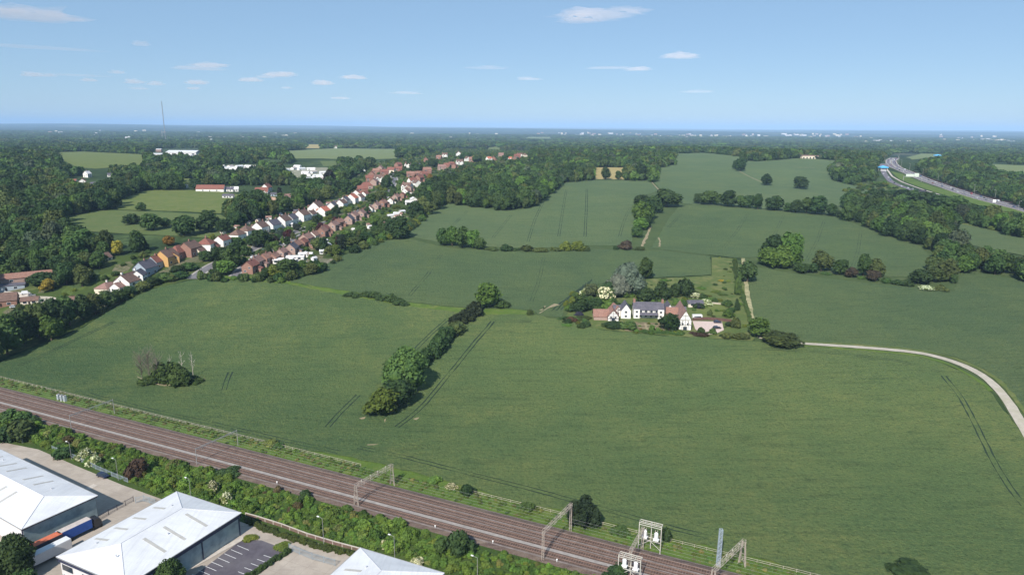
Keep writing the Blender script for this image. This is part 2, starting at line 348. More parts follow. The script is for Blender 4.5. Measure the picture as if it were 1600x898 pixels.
def densify(pts,step,closed=True):
    out=[]; n=len(pts)
    for i in range(n if closed else n-1):
        a=np.array(pts[i][:2]); b=np.array(pts[(i+1)%n][:2]); k=max(1,int(np.hypot(*(b-a))/step))
        for j in range(k): out.append(tuple(a+(b-a)*j/k))
    if not closed: out.append(tuple(pts[-1][:2]))
    return out
def inpoly(px,py,poly):
    px=np.asarray(px,float); py=np.asarray(py,float); r=np.zeros(px.shape,bool); n=len(poly)
    for i in range(n):
        x1,y1=poly[i][:2]; x2,y2=poly[(i+1)%n][:2]
        if y1==y2: continue
        c=((y1>py)!=(y2>py))&(px<(x2-x1)*(py-y1)/(y2-y1)+x1); r^=c
    return r
def wob(pts,amp,seed=0):
    R=np.random.default_rng(seed); n=len(pts); return [(p[0]+amp*float(R.normal()),p[1]+amp*float(R.normal())) for p in pts]
def sheet_world(name,poly,mat,off,step=12,kind='structure',edge=0,label=None,cat=None):
    b=densify(poly,min(step,max(3,step/1.0)))
    if edge: b=wob(densify(poly,4),edge,len(poly))
    xs_=[p[0] for p in b]; ys_=[p[1] for p in b]
    gx,gy=np.meshgrid(np.arange(min(xs_),max(xs_),step),np.arange(min(ys_),max(ys_),step)); gx=gx.ravel()+.37; gy=gy.ravel()+.21
    k=inpoly(gx,gy,b); P2=[Vector(p) for p in b]+[Vector((x,y)) for x,y in zip(gx[k],gy[k])]
    vs_,_,fs,_,_,_=delaunay_2d_cdt(P2,[],[list(range(len(b)))],1,1e-4)
    V=np.array([(v.x,v.y) for v in vs_]); z=hgt(V[:,0],V[:,1])+off
    me=mesh_from(name,np.column_stack([V,z]),[tuple(f) for f in fs],mat,smooth=True)
    if me.polygons and me.polygons[0].normal.z<0: me.flip_normals()
    o=obj(name,me); tag(o,label,cat,kind=kind); return o
def sheet(name,pp,mat,off,step=12,**k): return sheet_world(name,[P(*p)[:2] for p in pp],mat,off,step,**k)
def ribbon_world(name,pts,width,mat,off,kind='structure',step=4,wobble=0,parent=None):
    """pts world xy; width scalar or (w0,w1)"""
    c=np.array(densify(pts,step,False)); n=len(c)
    for _ in range(6):
        c[1:-1]=.25*c[:-2]+.5*c[1:-1]+.25*c[2:]
    t=np.gradient(c,axis=0); t/=np.linalg.norm(t,axis=1)[:,None]+1e-9; nn=np.column_stack([-t[:,1],t[:,0]])
    w=np.full(n,width/2.) if np.isscalar(width) else np.linspace(width[0],width[1],n)/2
    R=np.random.default_rng(n); L=c+nn*(w+R.normal(size=n)*wobble)[:,None]; Rr=c-nn*(w+R.normal(size=n)*wobble)[:,None]
    V=np.concatenate([L,c,Rr]); z=hgt(V[:,0],V[:,1])+off
    Q=[(i,i+1,n+i+1,n+i) for i in range(n-1)]+[(n+i,n+i+1,2*n+i+1,2*n+i) for i in range(n-1)]
    me=mesh_from(name,np.column_stack([V,z]),Q,mat,smooth=True)
    if me.polygons[0].normal.z<0: me.flip_normals()
    o=obj(name,me,parent); tag(o,kind=kind); return o
def ribbon(name,pp,width,mat,off,**k): return ribbon_world(name,[P(*p)[:2] for p in pp],width,mat,off,**k)

# ---------------- land cover (pixel outlines of the photograph laid on the terrain) ----------------
F1=[(-60,600),(0,566),(60,541),(130,512),(190,474),(240,452),(300,438),(340,436),(440,443),(545,463),(640,479),(700,486),(741,492),(744,496),(700,530),(660,570),(620,620),(597,650),(600,665),(612,728),(400,689),(200,640),(0,589),(-60,572)]
F2=[(744,493),(800,491),(835,492),(900,505),(940,516),(1050,526),(1180,534),(1250,541),(1340,547),(1440,556),(1485,573),(1522,590),(1552,617),(1578,650),(1600,684),(1640,740),(1760,1000),(1500,980),(1290,900),(1175,871),(800,780),(612,729),(600,665),(597,650),(620,620),(660,570),(700,530),(744,496)]
F3=[(455,441),(520,408),(590,376),(640,374),(700,388),(790,393),(850,395),(930,390),(1040,393),(1110,401),(1112,430),(1010,435),(960,440),(905,451),(888,478),(878,496),(845,494),(833,485),(750,481),(700,479),(640,472),(545,456)]
F4=[(630,357),(700,319),(790,330),(830,326),(862,303),(880,286),(930,282),(1015,283),(1028,298),(1000,310),(990,360),(985,384),(920,384),(850,388),(800,388),(750,385),(690,380),(640,370)]
F5=[(1020,283),(1036,300),(1062,318),(1085,320),(1200,327),(1310,338),(1320,326),(1345,316),(1385,310),(1340,292),(1300,282),(1296,268),(1316,252),(1255,247),(1180,253),(1150,244),(1100,239),(1050,241),(1052,258),(1022,264),(1027,276)]
F6=[(1018,388),(1046,340),(1062,322),(1085,320),(1200,328),(1310,341),(1380,366),(1440,386),(1465,412),(1450,434),(1350,431),(1240,412),(1190,402),(1150,403),(1110,399)]
F7=[(1167,414),(1240,428),(1350,442),(1490,456),(1503,426),(1540,428),(1600,438),(1800,465),(2000,760),(1700,760),(1636,700),(1602,645),(1572,605),(1538,577),(1494,559),(1440,548),(1250,535),(1192,528),(1178,500),(1170,450)]
F8=[(1478,346),(1530,356),(1600,372),(1680,388),(1680,412),(1600,400),(1560,392),(1520,384),(1500,366)]
F9=[(1463,256),(1530,256),(1600,259),(1700,262),(1700,290),(1600,283),(1560,276),(1540,262),(1500,262)]
MARGIN=grassy('field_margin',(.050,.078,.028),(.065,.095,.034),(.10,.115,.045))
sheet('field_margin_ground',[(600,392),(620,366),(700,310),(800,318),(860,295),(880,278),(1020,278),(1020,256),(1050,236),(1150,238),(1180,248),(1255,242),(1320,246),(1390,300),(1400,322),(1470,360),(1520,400),(1600,425),(1800,450),(2000,760),(1700,790),(1620,720),(1560,620),(1500,575),(1180,536),(1160,404),(1110,398),(900,470),(880,500),(835,494),(640,490),(440,446),(340,436),(455,438)],MARGIN,.2,16)
sheet('crop_field',F1,CROP_A,.30,edge=.5); sheet('crop_field',F2,CROP_B,.30,edge=.5); sheet('crop_field',[(585,640),(625,640),(630,736),(580,720)],CROP_A,.31,6); sheet('crop_field',F3,CROP_D,.35,edge=.4)
sheet('crop_field',F4,CROP_C,.35,edge=.4); sheet('crop_field',F5,CROP_C,.4,edge=.4); sheet('crop_field',F6,CROP_D,.35,edge=.4)
sheet('crop_field',F7,CROP_D,.35,edge=.4); sheet('crop_field',F8,CROP_C,.4); sheet('pasture_field',F9,PALE,.5,20)
P1=[(175,316),(230,297),(330,298),(378,305),(360,320),(345,334),(290,331),(185,328)]
P2=[(95,342),(155,328),(190,329),(345,336),(362,346),(365,366),(320,372),(250,368),(200,366),(110,360)]
P3=[(86,238),(130,237),(220,241),(230,246),(225,258),(150,264),(120,262),(92,250)]
P4=[(445,236),(520,232),(622,233),(620,248),(560,250),(500,248),(460,248)]
P5=[(474,226),(502,226),(502,232),(474,232)]
P7=[(280,279),(322,280),(324,288),(284,287)]
P8=[(928,262),(975,262),(978,281),(925,280)]
P9=[(758,231),(783,228),(784,237),(770,236)]
P10=[(1415,246),(1440,240),(1480,241),(1470,247),(1425,250)]
P11=[(404,247),(440,250),(445,256),(400,254)]
P12=[(500,252),(530,252),(532,260),(505,260)]
P13=[(820,214),(862,214),(864,217),(820,217)]
for q,m in ((P1,PASTURE),(P2,PASTURE2),(P3,PASTURE),(P4,PALE),(P7,PASTURE),(P9,PASTURE),(P10,PALE),(P12,PASTURE2),(P13,PALE)): sheet('pasture_field',q,m,.35,14)
sheet('stubble_field',P5,DRY,.4,14); sheet('dry_meadow_field',P8,DRY,.35)
# town ground with garden plots
def gardens():
    n=NT('garden_plots'); v=n.node('ShaderNodeTexVoronoi'); v.inputs['Scale'].default_value=1; n.link(n.scalevec(n.P(),(.09,.07,.0),.4),v.inputs['Vector'])
    sp=n.node('ShaderNodeSeparateColor'); n.link(v.outputs['Color'],sp.inputs[0])
    c=n.ramp(sp.outputs[0],[(0,c4(.05,.08,.02)),(.3,c4(.09,.13,.03)),(.5,c4(.04,.06,.018)),(.66,c4(.17,.145,.10)),(.74,c4(.11,.13,.045)),(.88,c4(.26,.22,.18)),(.93,c4(.06,.09,.025))],True)
    return n.out(n.mix(n.noise(.4,5,.7),c,c4(.05,.07,.02)),.95,spec=.1)
GARD=gardens()
TOWN=[(-40,486),(0,440),(60,430),(120,452),(150,440),(165,404),(230,395),(300,384),(400,345),(470,330),(520,308),(540,285),(590,255),(640,246),(700,232),(830,236),(832,254),(720,264),(665,290),(655,315),(640,345),(600,362),(560,385),(500,420),(430,440),(340,434),(300,436),(240,450),(190,472),(130,510),(0,560)]
sheet('garden_ground',TOWN,GARD,.12)
FARM=[(880,500),(905,455),(960,441),(1010,436),(1112,431),(1112,402),(1150,404),(1162,430),(1172,480),(1184,524),(1175,533),(1050,525),(940,515)]
sheet('rough_grass_field',FARM,ROUGHG,.15,8)
sheet('garden_lawn',[(1093,472),(1132,472),(1134,494),(1086,491)],PASTURE,.25,6)
sheet('parking_path',[(1082,502),(1128,503),(1131,516),(1116,523),(1094,522),(1086,514)],simple('pink_gravel',(.50,.40,.36),.95,.08,1),.28,6)
sheet('verge_grass_path',[(340,431),(440,436),(545,455),(640,473),(700,480),(750,483),(800,483),(835,487),(835,493),(800,492),(744,493),(640,480),(545,464),(440,444),(340,437)],VERGE,.2,6)
# rough ground beside the motorway
sheet('rough_grass_field',[(1316,300),(1345,285),(1385,283),(1405,292),(1440,303),(1500,322),(1600,348),(1700,372),(1700,392),(1600,372),(1478,345),(1400,322),(1385,311)],ROUGHG,.2)
MEDG=[(1392,268),(1405,280),(1430,290),(1500,312),(1600,343),(1700,372),(1700,352),(1600,330),(1500,303),(1440,285),(1410,272)]
sheet('motorway_verge_path',MEDG,VERGE,.3)
# railway strip, in its own straight frame
RT2=np.array([.9153,-.4028]); RN=np.array([.4028,.9153]); RO=np.array([0,184.8])
def rw(s,w_): q=RO+RT2*s+RN*w_; return (float(q[0]),float(q[1]))
def rws(u,v,z=0):
    q=np.array(PZ(u,v,z)[:2])-RO; return float(q@RT2),float(q@RN)
S0,S1=-520,330
sheet_world('railway_verge_ground',[rw(S0,-3),rw(S1,-3),rw(S1,13),rw(S0,13)],VERGE,.12,6,edge=.3)
sheet_world('railway_bank_ground',[rw(S0,-45),rw(S1,-60),rw(S1,-13),rw(S0,-13)],grassy('bank_floor',(.04,.07,.015),(.06,.09,.02),(.09,.1,.03)),.05,8)
mb=MB()
prof=[(-16.2,.06),(-14.6,.42),(-.6,.42),(1.0,.14)]
for i in range(len(prof)-1):
    (a,za),(b,zb)=prof[i],prof[i+1]
    for s in range(int(S0),int(S1),10):
        mb.add([(*rw(s,a),za),(*rw(s+10,a),za),(*rw(s+10,b),zb),(*rw(s,b),zb)],[(0,1,2,3)],BALL)
o=mb.build('ballast_ground'); tag(o,kind='structure')
TR=[-2.3,-5.3,-8.3,-12.4]
for j,wt in enumerate(TR):
    mb=MB(); 
    for s in np.arange(S0,S1,.72):
        if s<-330 or s>160: continue
        a,b=rw(s-.13,wt-1.2),rw(s+.13,wt-1.2); c,d=rw(s+.13,wt+1.2),rw(s-.13,wt+1.2)
        mb.add([(*a,.450),(*b,.450),(*c,.450),(*d,.450)],[(0,1,2,3)],SLEEP)
    for e in (-.72,.72):
        V=[]
        for s in (S0,S1):
            for ww,z in ((-.06,.42),(-.06,.60),(.06,.60),(.06,.42)): V.append((*rw(s,wt+e+ww),z))
        mb.add(V,[(0,4,5,1),(1,5,6,2),(2,6,7,3)],RAILM)
    o=mb.build('railway_track_path'); tag(o,kind='structure')
mb=MB(); mb.add([(*rw(S0,-10.9),.43),(*rw(S1,-10.9),.43),(*rw(S1,-9.7),.43),(*rw(S0,-9.7),.43)],[(0,1,2,3)],BALLP); tag(mb.build('trackside_path'),kind='structure')
BD=simple('track_bed_dark',(.088,.054,.040),.95,.3,.6)
BL2=simple('track_bed_grey',(.20,.165,.15),.95,.25,.6)
for w_,wd,mt in ((-2.3,2.5,BD),(-5.3,2.5,BD),(-8.3,2.5,BD),(-12.4,2.5,BD),(-3.8,.35,BL2),(-6.8,.35,BL2),(-14.3,.5,BL2)):
    mb=MB(); mb.add([(*rw(S0,w_-wd/2),.432),(*rw(S1,w_-wd/2),.432),(*rw(S1,w_+wd/2),.432),(*rw(S0,w_+wd/2),.432)],[(0,1,2,3)],mt); tag(mb.build('track_bed_ground'),kind='structure')
# yards
sheet('yard_pavement',[(-200,640),(0,690),(60,702),(120,728),(190,757),(262,783),(330,800),(385,818),(412,823),(470,842),(550,862),(640,880),(720,905),(900,960),(900,1100),(-400,1100),(-400,700)],CONC,.08,10)
sheet('car_park_pavement',[(378,843),(409,844),(430,852),(448,864),(380,915),(300,975),(235,950)],ASPH,.10,6)
sheet('kerb_pavement',[(378,838),(385,841),(292,893),(240,925),(236,915),(286,889)],CONC2,.20,6)
mb=MB()
for k in range(8):
    a=P(371-10.2*k,852+6.4*k); b=P(389-10.2*k,859.5+6.4*k); d=Vector((b[0]-a[0],b[1]-a[1])).normalized(); n_=Vector((-d.y,d.x))*.06
    mb.add([(a[0]+n_.x,a[1]+n_.y,.115),(b[0]+n_.x,b[1]+n_.y,.115),(b[0]-n_.x,b[1]-n_.y,.115),(a[0]-n_.x,a[1]-n_.y,.115)],[(3,2,1,0)],WHITEP)
for k in range(6):
    a=P(412-10*k,867+6.5*k); b=P(426-10*k,872+6.5*k); d=Vector((b[0]-a[0],b[1]-a[1])).normalized(); n_=Vector((-d.y,d.x))*.06
    mb.add([(a[0]+n_.x,a[1]+n_.y,.115),(b[0]+n_.x,b[1]+n_.y,.115),(b[0]-n_.x,b[1]-n_.y,.115),(a[0]-n_.x,a[1]-n_.y,.115)],[(3,2,1,0)],WHITEP)
tag(mb.build('car_park_markings_pavement'),kind='structure')
for q in ([(43,732),(52,728),(56,730),(46,735)],[(134,762),(146,756),(152,758),(139,765)]):
    sheet('repair_patch_pavement',q,CONC2,.09,5)
# tracks and tramlines
ribbon('farm_track_path',[(1187,528),(1195,533),(1250,537),(1340,543),(1440,551),(1490,564),(1527,579),(1556,603),(1580,636),(1602,672),(1640,735)],(3.0,4.2),GRAVEL,.42,wobble=.12)
ribbon('farm_track_path',[(1161,404),(1164,430),(1168,460),(1173,490),(1179,512),(1187,528)],2.6,simple('worn_track',(.30,.27,.15),.95,.2,.5,c2=(.12,.14,.05),s2=.2),.36,wobble=.25)
ribbon('track_verge_path',[(1250,534),(1340,540),(1440,548),(1496,560),(1538,578),(1570,602),(1594,634),(1620,670)],2.6,ROUGHG,.40,wobble=.5)
ribbon('track_verge_path',[(1250,540),(1340,547),(1440,555),(1487,571),(1522,588),(1550,612)],2.0,VERGE,.38,wobble=.4)
ribbon('foot_path',[(1000,390),(1008,375),(1014,362),(1016,354)],2.2,TAN,.46,wobble=.3)
ribbon('foot_path',[(1030,298),(1020,287),(1017,283)],1.8,TAN,.46,wobble=.2)
ribbon('field_edge_path',[(1155,268),(1170,276),(1190,285)],1.6,TAN,.5,wobble=.2)
ribbon('field_edge_path',[(1030,372),(1033,380),(1030,386)],1.4,TAN,.46,wobble=.4)
def pair(pp,gap=1.9,w_=.55):
    q=np.array([P(*p)[:2] for p in pp]); t=np.gradient(q,axis=0); t/=np.linalg.norm(t,axis=1)[:,None]; nn=np.column_stack([-t[:,1],t[:,0]])
    for s in (-1,1): ribbon_world('tramline_path',[tuple(x) for x in q+nn*s*gap/2],w_,TRAM,.36,wobble=.12)
pair([(511,668),(535,640),(560,618)]); pair([(648,548),(672,523),(699,500)]); pair([(620,668),(655,642),(693,595),(736,543),(770,503)]); 
pair([(770,503),(800,500),(830,503)],1.9,.3)
pair([(1474,588),(1505,625),(1532,680),(1562,740),(1600,792)],1.9,.4); pair([(825,378),(835,345),(848,318)],1.9,.4); pair([(873,370),(880,325),(885,297)],1.9,.4); pair([(914,370),(916,330),(917,296)],2.0,.6)
pair([(30,572),(75,552),(130,525),(180,503)],1.9,.45); pair([(350,610),(354,592),(360,582)],1.9,.5); pair([(968,370),(975,345),(985,325)],1.9,.3)
pair([(1040,360),(1055,345),(1065,335)],1.9,.3)
for k in range(6): ribbon('tramline_path',[(862+7*k,487-1*k),(880+6*k,470-2*k),(905+4*k,452-3*k)],.7,TRAM,.42,wobble=.25)
ribbon('bare_earth_path',[(842,490),(856,481),(870,476)],1.8,TAN,.45,wobble=.8); ribbon('bare_earth_path',[(846,486),(852,479)],1.2,TAN,.46,wobble=.5)
for q in ([(646,655),(652,653),(657,654),(651,657)],[(562,654),(569,652),(572,655),(566,656)],[(598,655),(603,654),(602,661)],[(574,695),(590,694.5),(588,696),(575,696.5)]): sheet('bare_earth_ground',q,TAN,.33,4,edge=.35)
ribbon('field_edge_path',[(214,589),(222,596),(240,603),(270,606),(300,603),(316,596),(320,592)],.9,TAN,.34,wobble=.3)
ribbon('bare_streak_path',[(1240,262),(1252,262),(1272,263)],2,TAN,.5,wobble=.8)
# town roads
for pp,w_ in (([(300,436),(315,425),(330,415),(380,396),(420,378),(457,364),(480,356),(505,349),(540,338),(580,322),(600,310)],6),([(600,310),(606,302),(612,292),(617,280),(612,272),(600,262)],7),([(365,432),(400,402),(440,383),(480,364)],4)):
    ribbon('town_road',pp,w_+3.4,simple('pavement_slab',(.30,.28,.26),.9,.1,.7),.16); ribbon('town_road',pp,w_,ROAD,.28)
# motorway
MW=[(1660,344),(1600,327),(1540,312),(1480,293),(1440,279),(1415,268),(1400,262),(1393,256),(1392,251),(1398,247)]
mwp=np.array([P(*p)[:2] for p in MW]); t=np.gradient(mwp,axis=0); t/=np.linalg.norm(t,axis=1)[:,None]; mwn=np.column_stack([-t[:,1],t[:,0]])
ribbon_world('motorway_road',[tuple(x) for x in mwp],23,simple('dusty_verge',(.26,.22,.16),.95,.15,.4),.32)
for s in (-1,1): ribbon_world('motorway_road',[tuple(x) for x in mwp+mwn*s*5.4],9.2,MWAY,.45)
for s in (-1,1):
    for e in (-4.0,4.0): ribbon_world('motorway_marking_road',[tuple(x) for x in mwp+mwn*(s*5.4+e)],.35,WHITEP,.50)
SR=[(1378,262),(1382,272),(1392,284),(1408,291),(1432,300),(1460,309),(1500,322),(1560,338),(1640,360)]
ribbon('slip_road',SR,9,MWAY,.45); ribbon('slip_verge_path',[(1386,265),(1394,276),(1410,285),(1440,296),(1470,305)],3,CONC2,.5)
sheet('forecourt_pavement',[(1372,262),(1392,262),(1394,256),(1376,256)],MWAY,.4)

pair([(560,700),(640,716),(720,738),(800,757),(900,784),(1010,815),(1130,846)],1.9,.28)
pair([(120,612),(230,640),(340,664),(450,690),(530,707)],1.9,.28)
pair([(1190,545),(1300,552),(1400,562),(1470,582)],1.9,.3)
for a,b in (((1130,388),(1170,332)),((1190,396),(1225,336)),((1260,408),(1288,345)),((1330,424),(1345,362)),((520,436),(590,384)),((640,462),(690,398)),((830,472),(850,402)),)[:7]: pair([a,((a[0]+b[0])/2+3,(a[1]+b[1])/2),b],1.9,.18)
for a,b in (((1080,300),(1100,250)),((1120,305),(1130,250)),((700,360),(730,330)),((770,372),(800,335))): pair([a,((a[0]+b[0])/2,(a[1]+b[1])/2),b],1.9,.3)

# ---------------- vegetation prototypes ----------------
def ico(sub=1):
    import bmesh
    bm=bmesh.new(); bmesh.ops.create_icosphere(bm,subdivisions=sub,radius=1); V=np.array([v.co[:] for v in bm.verts]); T=np.array([[v.index for v in f.verts] for f in bm.faces]); bm.free(); return V,T
IV,IT=ico(1); IV2,IT2=ico(2)
def crown_mesh(name,seed,lobes,nleaf,leaf,hz=1.5,taper=.0,mats=None,core=.8,spread=1.0,fine=False,flow=0):
    """crown of radius 1, z from 0 to hz: lobes of leaf clumps round dark cores"""
    R=np.random.default_rng(seed); Vs=[];Ts=[];k=0; C=[];Rd=[]
    for i in range(lobes):
        a=R.uniform(0,2*math.pi); zz=R.uniform(.12,.9); rr=(1-abs(zz-.42)*1.15)*R.uniform(.25,.72)*spread
        if taper: rr*=(1-taper*zz)
        s=R.uniform(.26,.44)*(1-.6*taper*zz)
        C.append((rr*math.cos(a),rr*math.sin(a),max(s*.9,zz*hz*.86))); Rd.append(s)
    C.append((0,0,hz*.45)); Rd.append(.6*(1-.3*taper)); C.append((0,0,hz*.7)); Rd.append(.42*(1-.5*taper))
    C=np.array(C); Rd=np.array(Rd)
    bv,bt=(IV2,IT2) if fine else (IV,IT)
    for c,r in zip(C,Rd):
        v=bv*(1+R.normal(0,.12,size=(len(bv),1)))*r*core; v=v*np.array([1,1,1.05])+c; v[:,2]=np.maximum(v[:,2],0.02*R.random(len(v)))
        Vs.append(v); Ts.append(bt+k); k+=len(bv)
    # leaves
    pr=Rd**2/np.sum(Rd**2); li=R.choice(len(C),nleaf,p=pr); d=R.normal(size=(nleaf,3)); d[:,2]+=.35; d/=np.linalg.norm(d,axis=1)[:,None]
    p=C[li]+d*(Rd[li]*R.uniform(.78,1.12,nleaf))[:,None]*np.array([1,1,1.05]); ok=p[:,2]>0.0
    # drop leaves buried deep in other lobes
    dist=np.linalg.norm(p[:,None,:]-C[None],axis=2)/Rd[None]; ok&=dist.min(axis=1)>.66
    p=p[ok]; d=d[ok]; n=len(p)
    nn=d+R.normal(0,.55,size=(n,3)); nn/=np.linalg.norm(nn,axis=1)[:,None]
    t=np.cross(nn,R.normal(size=(n,3))); t/=np.linalg.norm(t,axis=1)[:,None]; b=np.cross(nn,t); s=leaf*R.uniform(.6,1.4,n)[:,None]
    q=np.stack([p-t*s-b*s*.7,p+t*s-b*s*.5,p+t*s*.8+b*s*.8,p-t*s*.6+b*s*.6],1).reshape(-1,3)
    V=np.concatenate(Vs+[q]); V[:,2]*=hz/np.percentile(V[:,2],99.3); V[:,:2]/=np.percentile(np.abs(V[:,0]),99); Qd=np.arange(4*n).reshape(n,4)+k; T=np.concatenate(Ts)
    mi=np.zeros(n+len(T),int)
    if flow: mi[:n]=(R.random(n)<flow).astype(int)
    return quads_mesh(name,V,Qd,T,mats or [LEAF],mi)
def trunk_mesh(name,seed,n=4,top=.5,mat=BARK):
    R=random.Random(seed); m=MB(); m.bar((0,0,-.03),(0,0,.35),.035,mat,7,.026); m.bar((0,0,.33),(.02,.01,.8),.026,mat,6,.010)
    for i in range(n):
        a=2*math.pi*i/n+R.random(); z=R.uniform(.25,.5); m.bar((0,0,z),(.28*math.cos(a),.28*math.sin(a),z+R.uniform(.15,.3)),.016,mat,5,.006)
    return m.mesh(name)
OAK=[crown_mesh('crown_oak',11+i,13,1500,.075,1.45) for i in range(5)]
OAKB=[crown_mesh('crown_large_oak',31+i,20,5200,.045,1.35,fine=True) for i in range(2)]
SILV=[crown_mesh('crown_silver',35,18,4200,.05,1.4,fine=True,mats=[leafmat('silver_foliage',(1.25,1.25,1.2),.15)])]
TALL=[crown_mesh('crown_tall',51+i,11,1100,.09,2.6,.35) for i in range(2)]
CONI=[crown_mesh('crown_conifer',61+i,14,1200,.08,2.6,.75,spread=.9) for i in range(1)]
BUSH=[crown_mesh('bush_foliage',71+i,10,900,.09,1.05,spread=1.15) for i in range(4)]
BUSHF=[crown_mesh('bush_blossom',81+i,10,1100,.08,1.05,spread=1.15,mats=[LEAF,leafmat('may_blossom',(1.2,1.2,1.1),.1,(.55,.55,.36))],flow=.55) for i in range(2)]
FAR=[crown_mesh('far_crown',91+i,7,260,.17,1.3,core=.9) for i in range(3)]
CLUMP=[crown_mesh('far_clump',101+i,12,260,.16,.62,core=.95,spread=1.3) for i in range(2)]
TRK=[trunk_mesh('trunk',i) for i in range(2)]
DG=(.036,.070,.026); MG=(.054,.100,.032); BG=(.078,.145,.034); YG=(.105,.14,.028); OG=(.070,.098,.034); GY=(.19,.22,.19); BR=(.055,.040,.030); GOLD=(.24,.21,.04); CU=(.045,.018,.022); PG=(.12,.155,.05); BLU=(.04,.06,.05); RY=(.16,.10,.02)
NTREE=[0]
def tree(x,y,wd,ht,col,label,kind='oak',group=None,name=None,cat='tree',parts=True,z=None,sd=None):
    """a broadleaf tree: Empty at the base > trunk, crown"""
    sd=NTREE[0] if sd is None else sd; NTREE[0]+=1; R=random.Random(sd*13+5); z=float(hgt(x,y)) if z is None else z
    lib,hz={'oak':(OAK,1.45),'silver':(SILV,1.4),'big':(OAKB,1.35),'tall':(TALL,2.6),'conifer':(CONI,2.6),'far':(FAR,1.3)}[kind]
    me=lib[sd%len(lib)]; rz=R.uniform(0,6.28); c0=ht*(.13 if kind!='conifer' else .04)
    nm=name or {'tall':'poplar_tree','conifer':'conifer_tree'}.get(kind,'broadleaf_tree')
    r=empty(nm,(x,y,z)); tag(r,label,cat,group)
    a=obj('trunk',TRK[sd%2],r,(0,0,0),rz,(ht*.9,ht*.9,ht)); 
    k=.62 if kind in('oak','big') else .8
    c=obj('crown',me,r,(0,0,c0),rz,(wd/1.95,wd/1.95,(ht-c0)/hz)); 
    v=R.uniform(.88,1.14); tag(c,color=(col[0]*v,col[1]*v,col[2]*v)); return r
def bush(x,y,wd,ht,col,label,group=None,flower=False,name='bush',cat='bush',dx=1.0,rot=None,z=None):
    sd=NTREE[0]; NTREE[0]+=1; lib=BUSHF if flower else BUSH; z=float(hgt(x,y)) if z is None else z
    o=obj(name,lib[sd%len(lib)],None,(x,y,z-.1),rnd.uniform(0,6.28) if rot is None else rot,(wd/2*dx,wd/2,ht/1.0)); v=rnd.uniform(.9,1.12)
    tag(o,label,cat,group,color=(col[0]*v,col[1]*v,col[2]*v)); return o
def hedge(name,pts,wd,ht,col,label,cat='hedge',world=False,step=None,jit=.25,flower=False,group=None,lib=None,taper=0):
    """one hedge mesh made of leafy clumps along a line; returns the object at the line's start"""
    q=[p if world else P(*p)[:2] for p in pts]; step=step or wd*.42; c=densify(q,step,False); o0=c[0]; z0=float(hgt(*o0)); Vs=[];Qs=[];Ts=[];k=0
    lib=lib or (BUSHF if flower else BUSH)
    for i,(x,y) in enumerate(c):
        me=lib[i%len(lib)]; n=len(me.vertices); v=np.empty(n*3,np.float32); me.vertices.foreach_get('co',v); v=v.reshape(-1,3)
        a=rnd.uniform(0,6.28); ca,sa=math.cos(a),math.sin(a); s=wd/2*rnd.uniform(1-jit,1+jit); hh=ht*rnd.uniform(1-jit,1+jit)
        if taper: hh*=.35+.65*math.sin(math.pi*min(1,max(0.04,i/max(1,len(c)-1))))**.6
        xx=x+rnd.uniform(-1,1)*wd*jit*.6; yy=y+rnd.uniform(-1,1)*wd*jit*.6; z=float(hgt(xx,yy))
        w_=np.column_stack([v[:,0]*ca-v[:,1]*sa,v[:,0]*sa+v[:,1]*ca,v[:,2]])*np.array([s,s,hh]); w_+=np.array([xx-o0[0],yy-o0[1],z-z0-.1]); Vs.append(w_)
        tv=HC.get(me.name)
        if tv is None:
            Q_=[tuple(p.vertices) for p in me.polygons if len(p.vertices)==4]; T_=[tuple(p.vertices) for p in me.polygons if len(p.vertices)==3]
            m_=[p.material_index for p in me.polygons]; tv=HC[me.name]=(np.array(Q_),np.array(T_),np.array(m_)[:len(Q_)])
        Qs.append(tv[0]+k); Ts.append(tv[1]+k); k+=n
        HM.append(tv[2])
    mi=np.concatenate(HM+[np.zeros(sum(len(t) for t in Ts),int)]); HM.clear()
    me=quads_mesh(name,np.concatenate(Vs),np.concatenate(Qs),np.concatenate(Ts),list(lib[0].materials),mi)
    o=obj(name,me,None,(*o0,z0)); tag(o,label,cat,group,color=col); return o
HC={};HM=[]
OCC=[]   # footprints (x,y,r) kept clear of scattered trees
def tp(u,v,wpx,hpx,col,label,kind='oak',**k):
    x,y,z=P(u,v); s=F/proj(x,y,z)[2]; d=math.hypot(x,y); ce=d/math.hypot(d,CH-z); se=math.sqrt(1-ce*ce)
    wd=wpx/s*.96; ht=max(2.5,(hpx/s-.45*wd*se)/ce); OCC.append((x,y+wd*.3,wd*.45))
    return tree(x,y+wd*.25,wd,ht,col,label,kind,**k)
def bp(u,v,wpx,hpx,col,label,**k):
    x,y,z=P(u,v); s=F/proj(x,y,z)[2]; d=math.hypot(x,y); ce=d/math.hypot(d,CH-z); wd=wpx/s; OCC.append((x,y+wd*.3,wd*.45))
    return bush(x,y+wd*.3,wd,max(1,(hpx/s-wd*.25)/ce),col,label,**k)

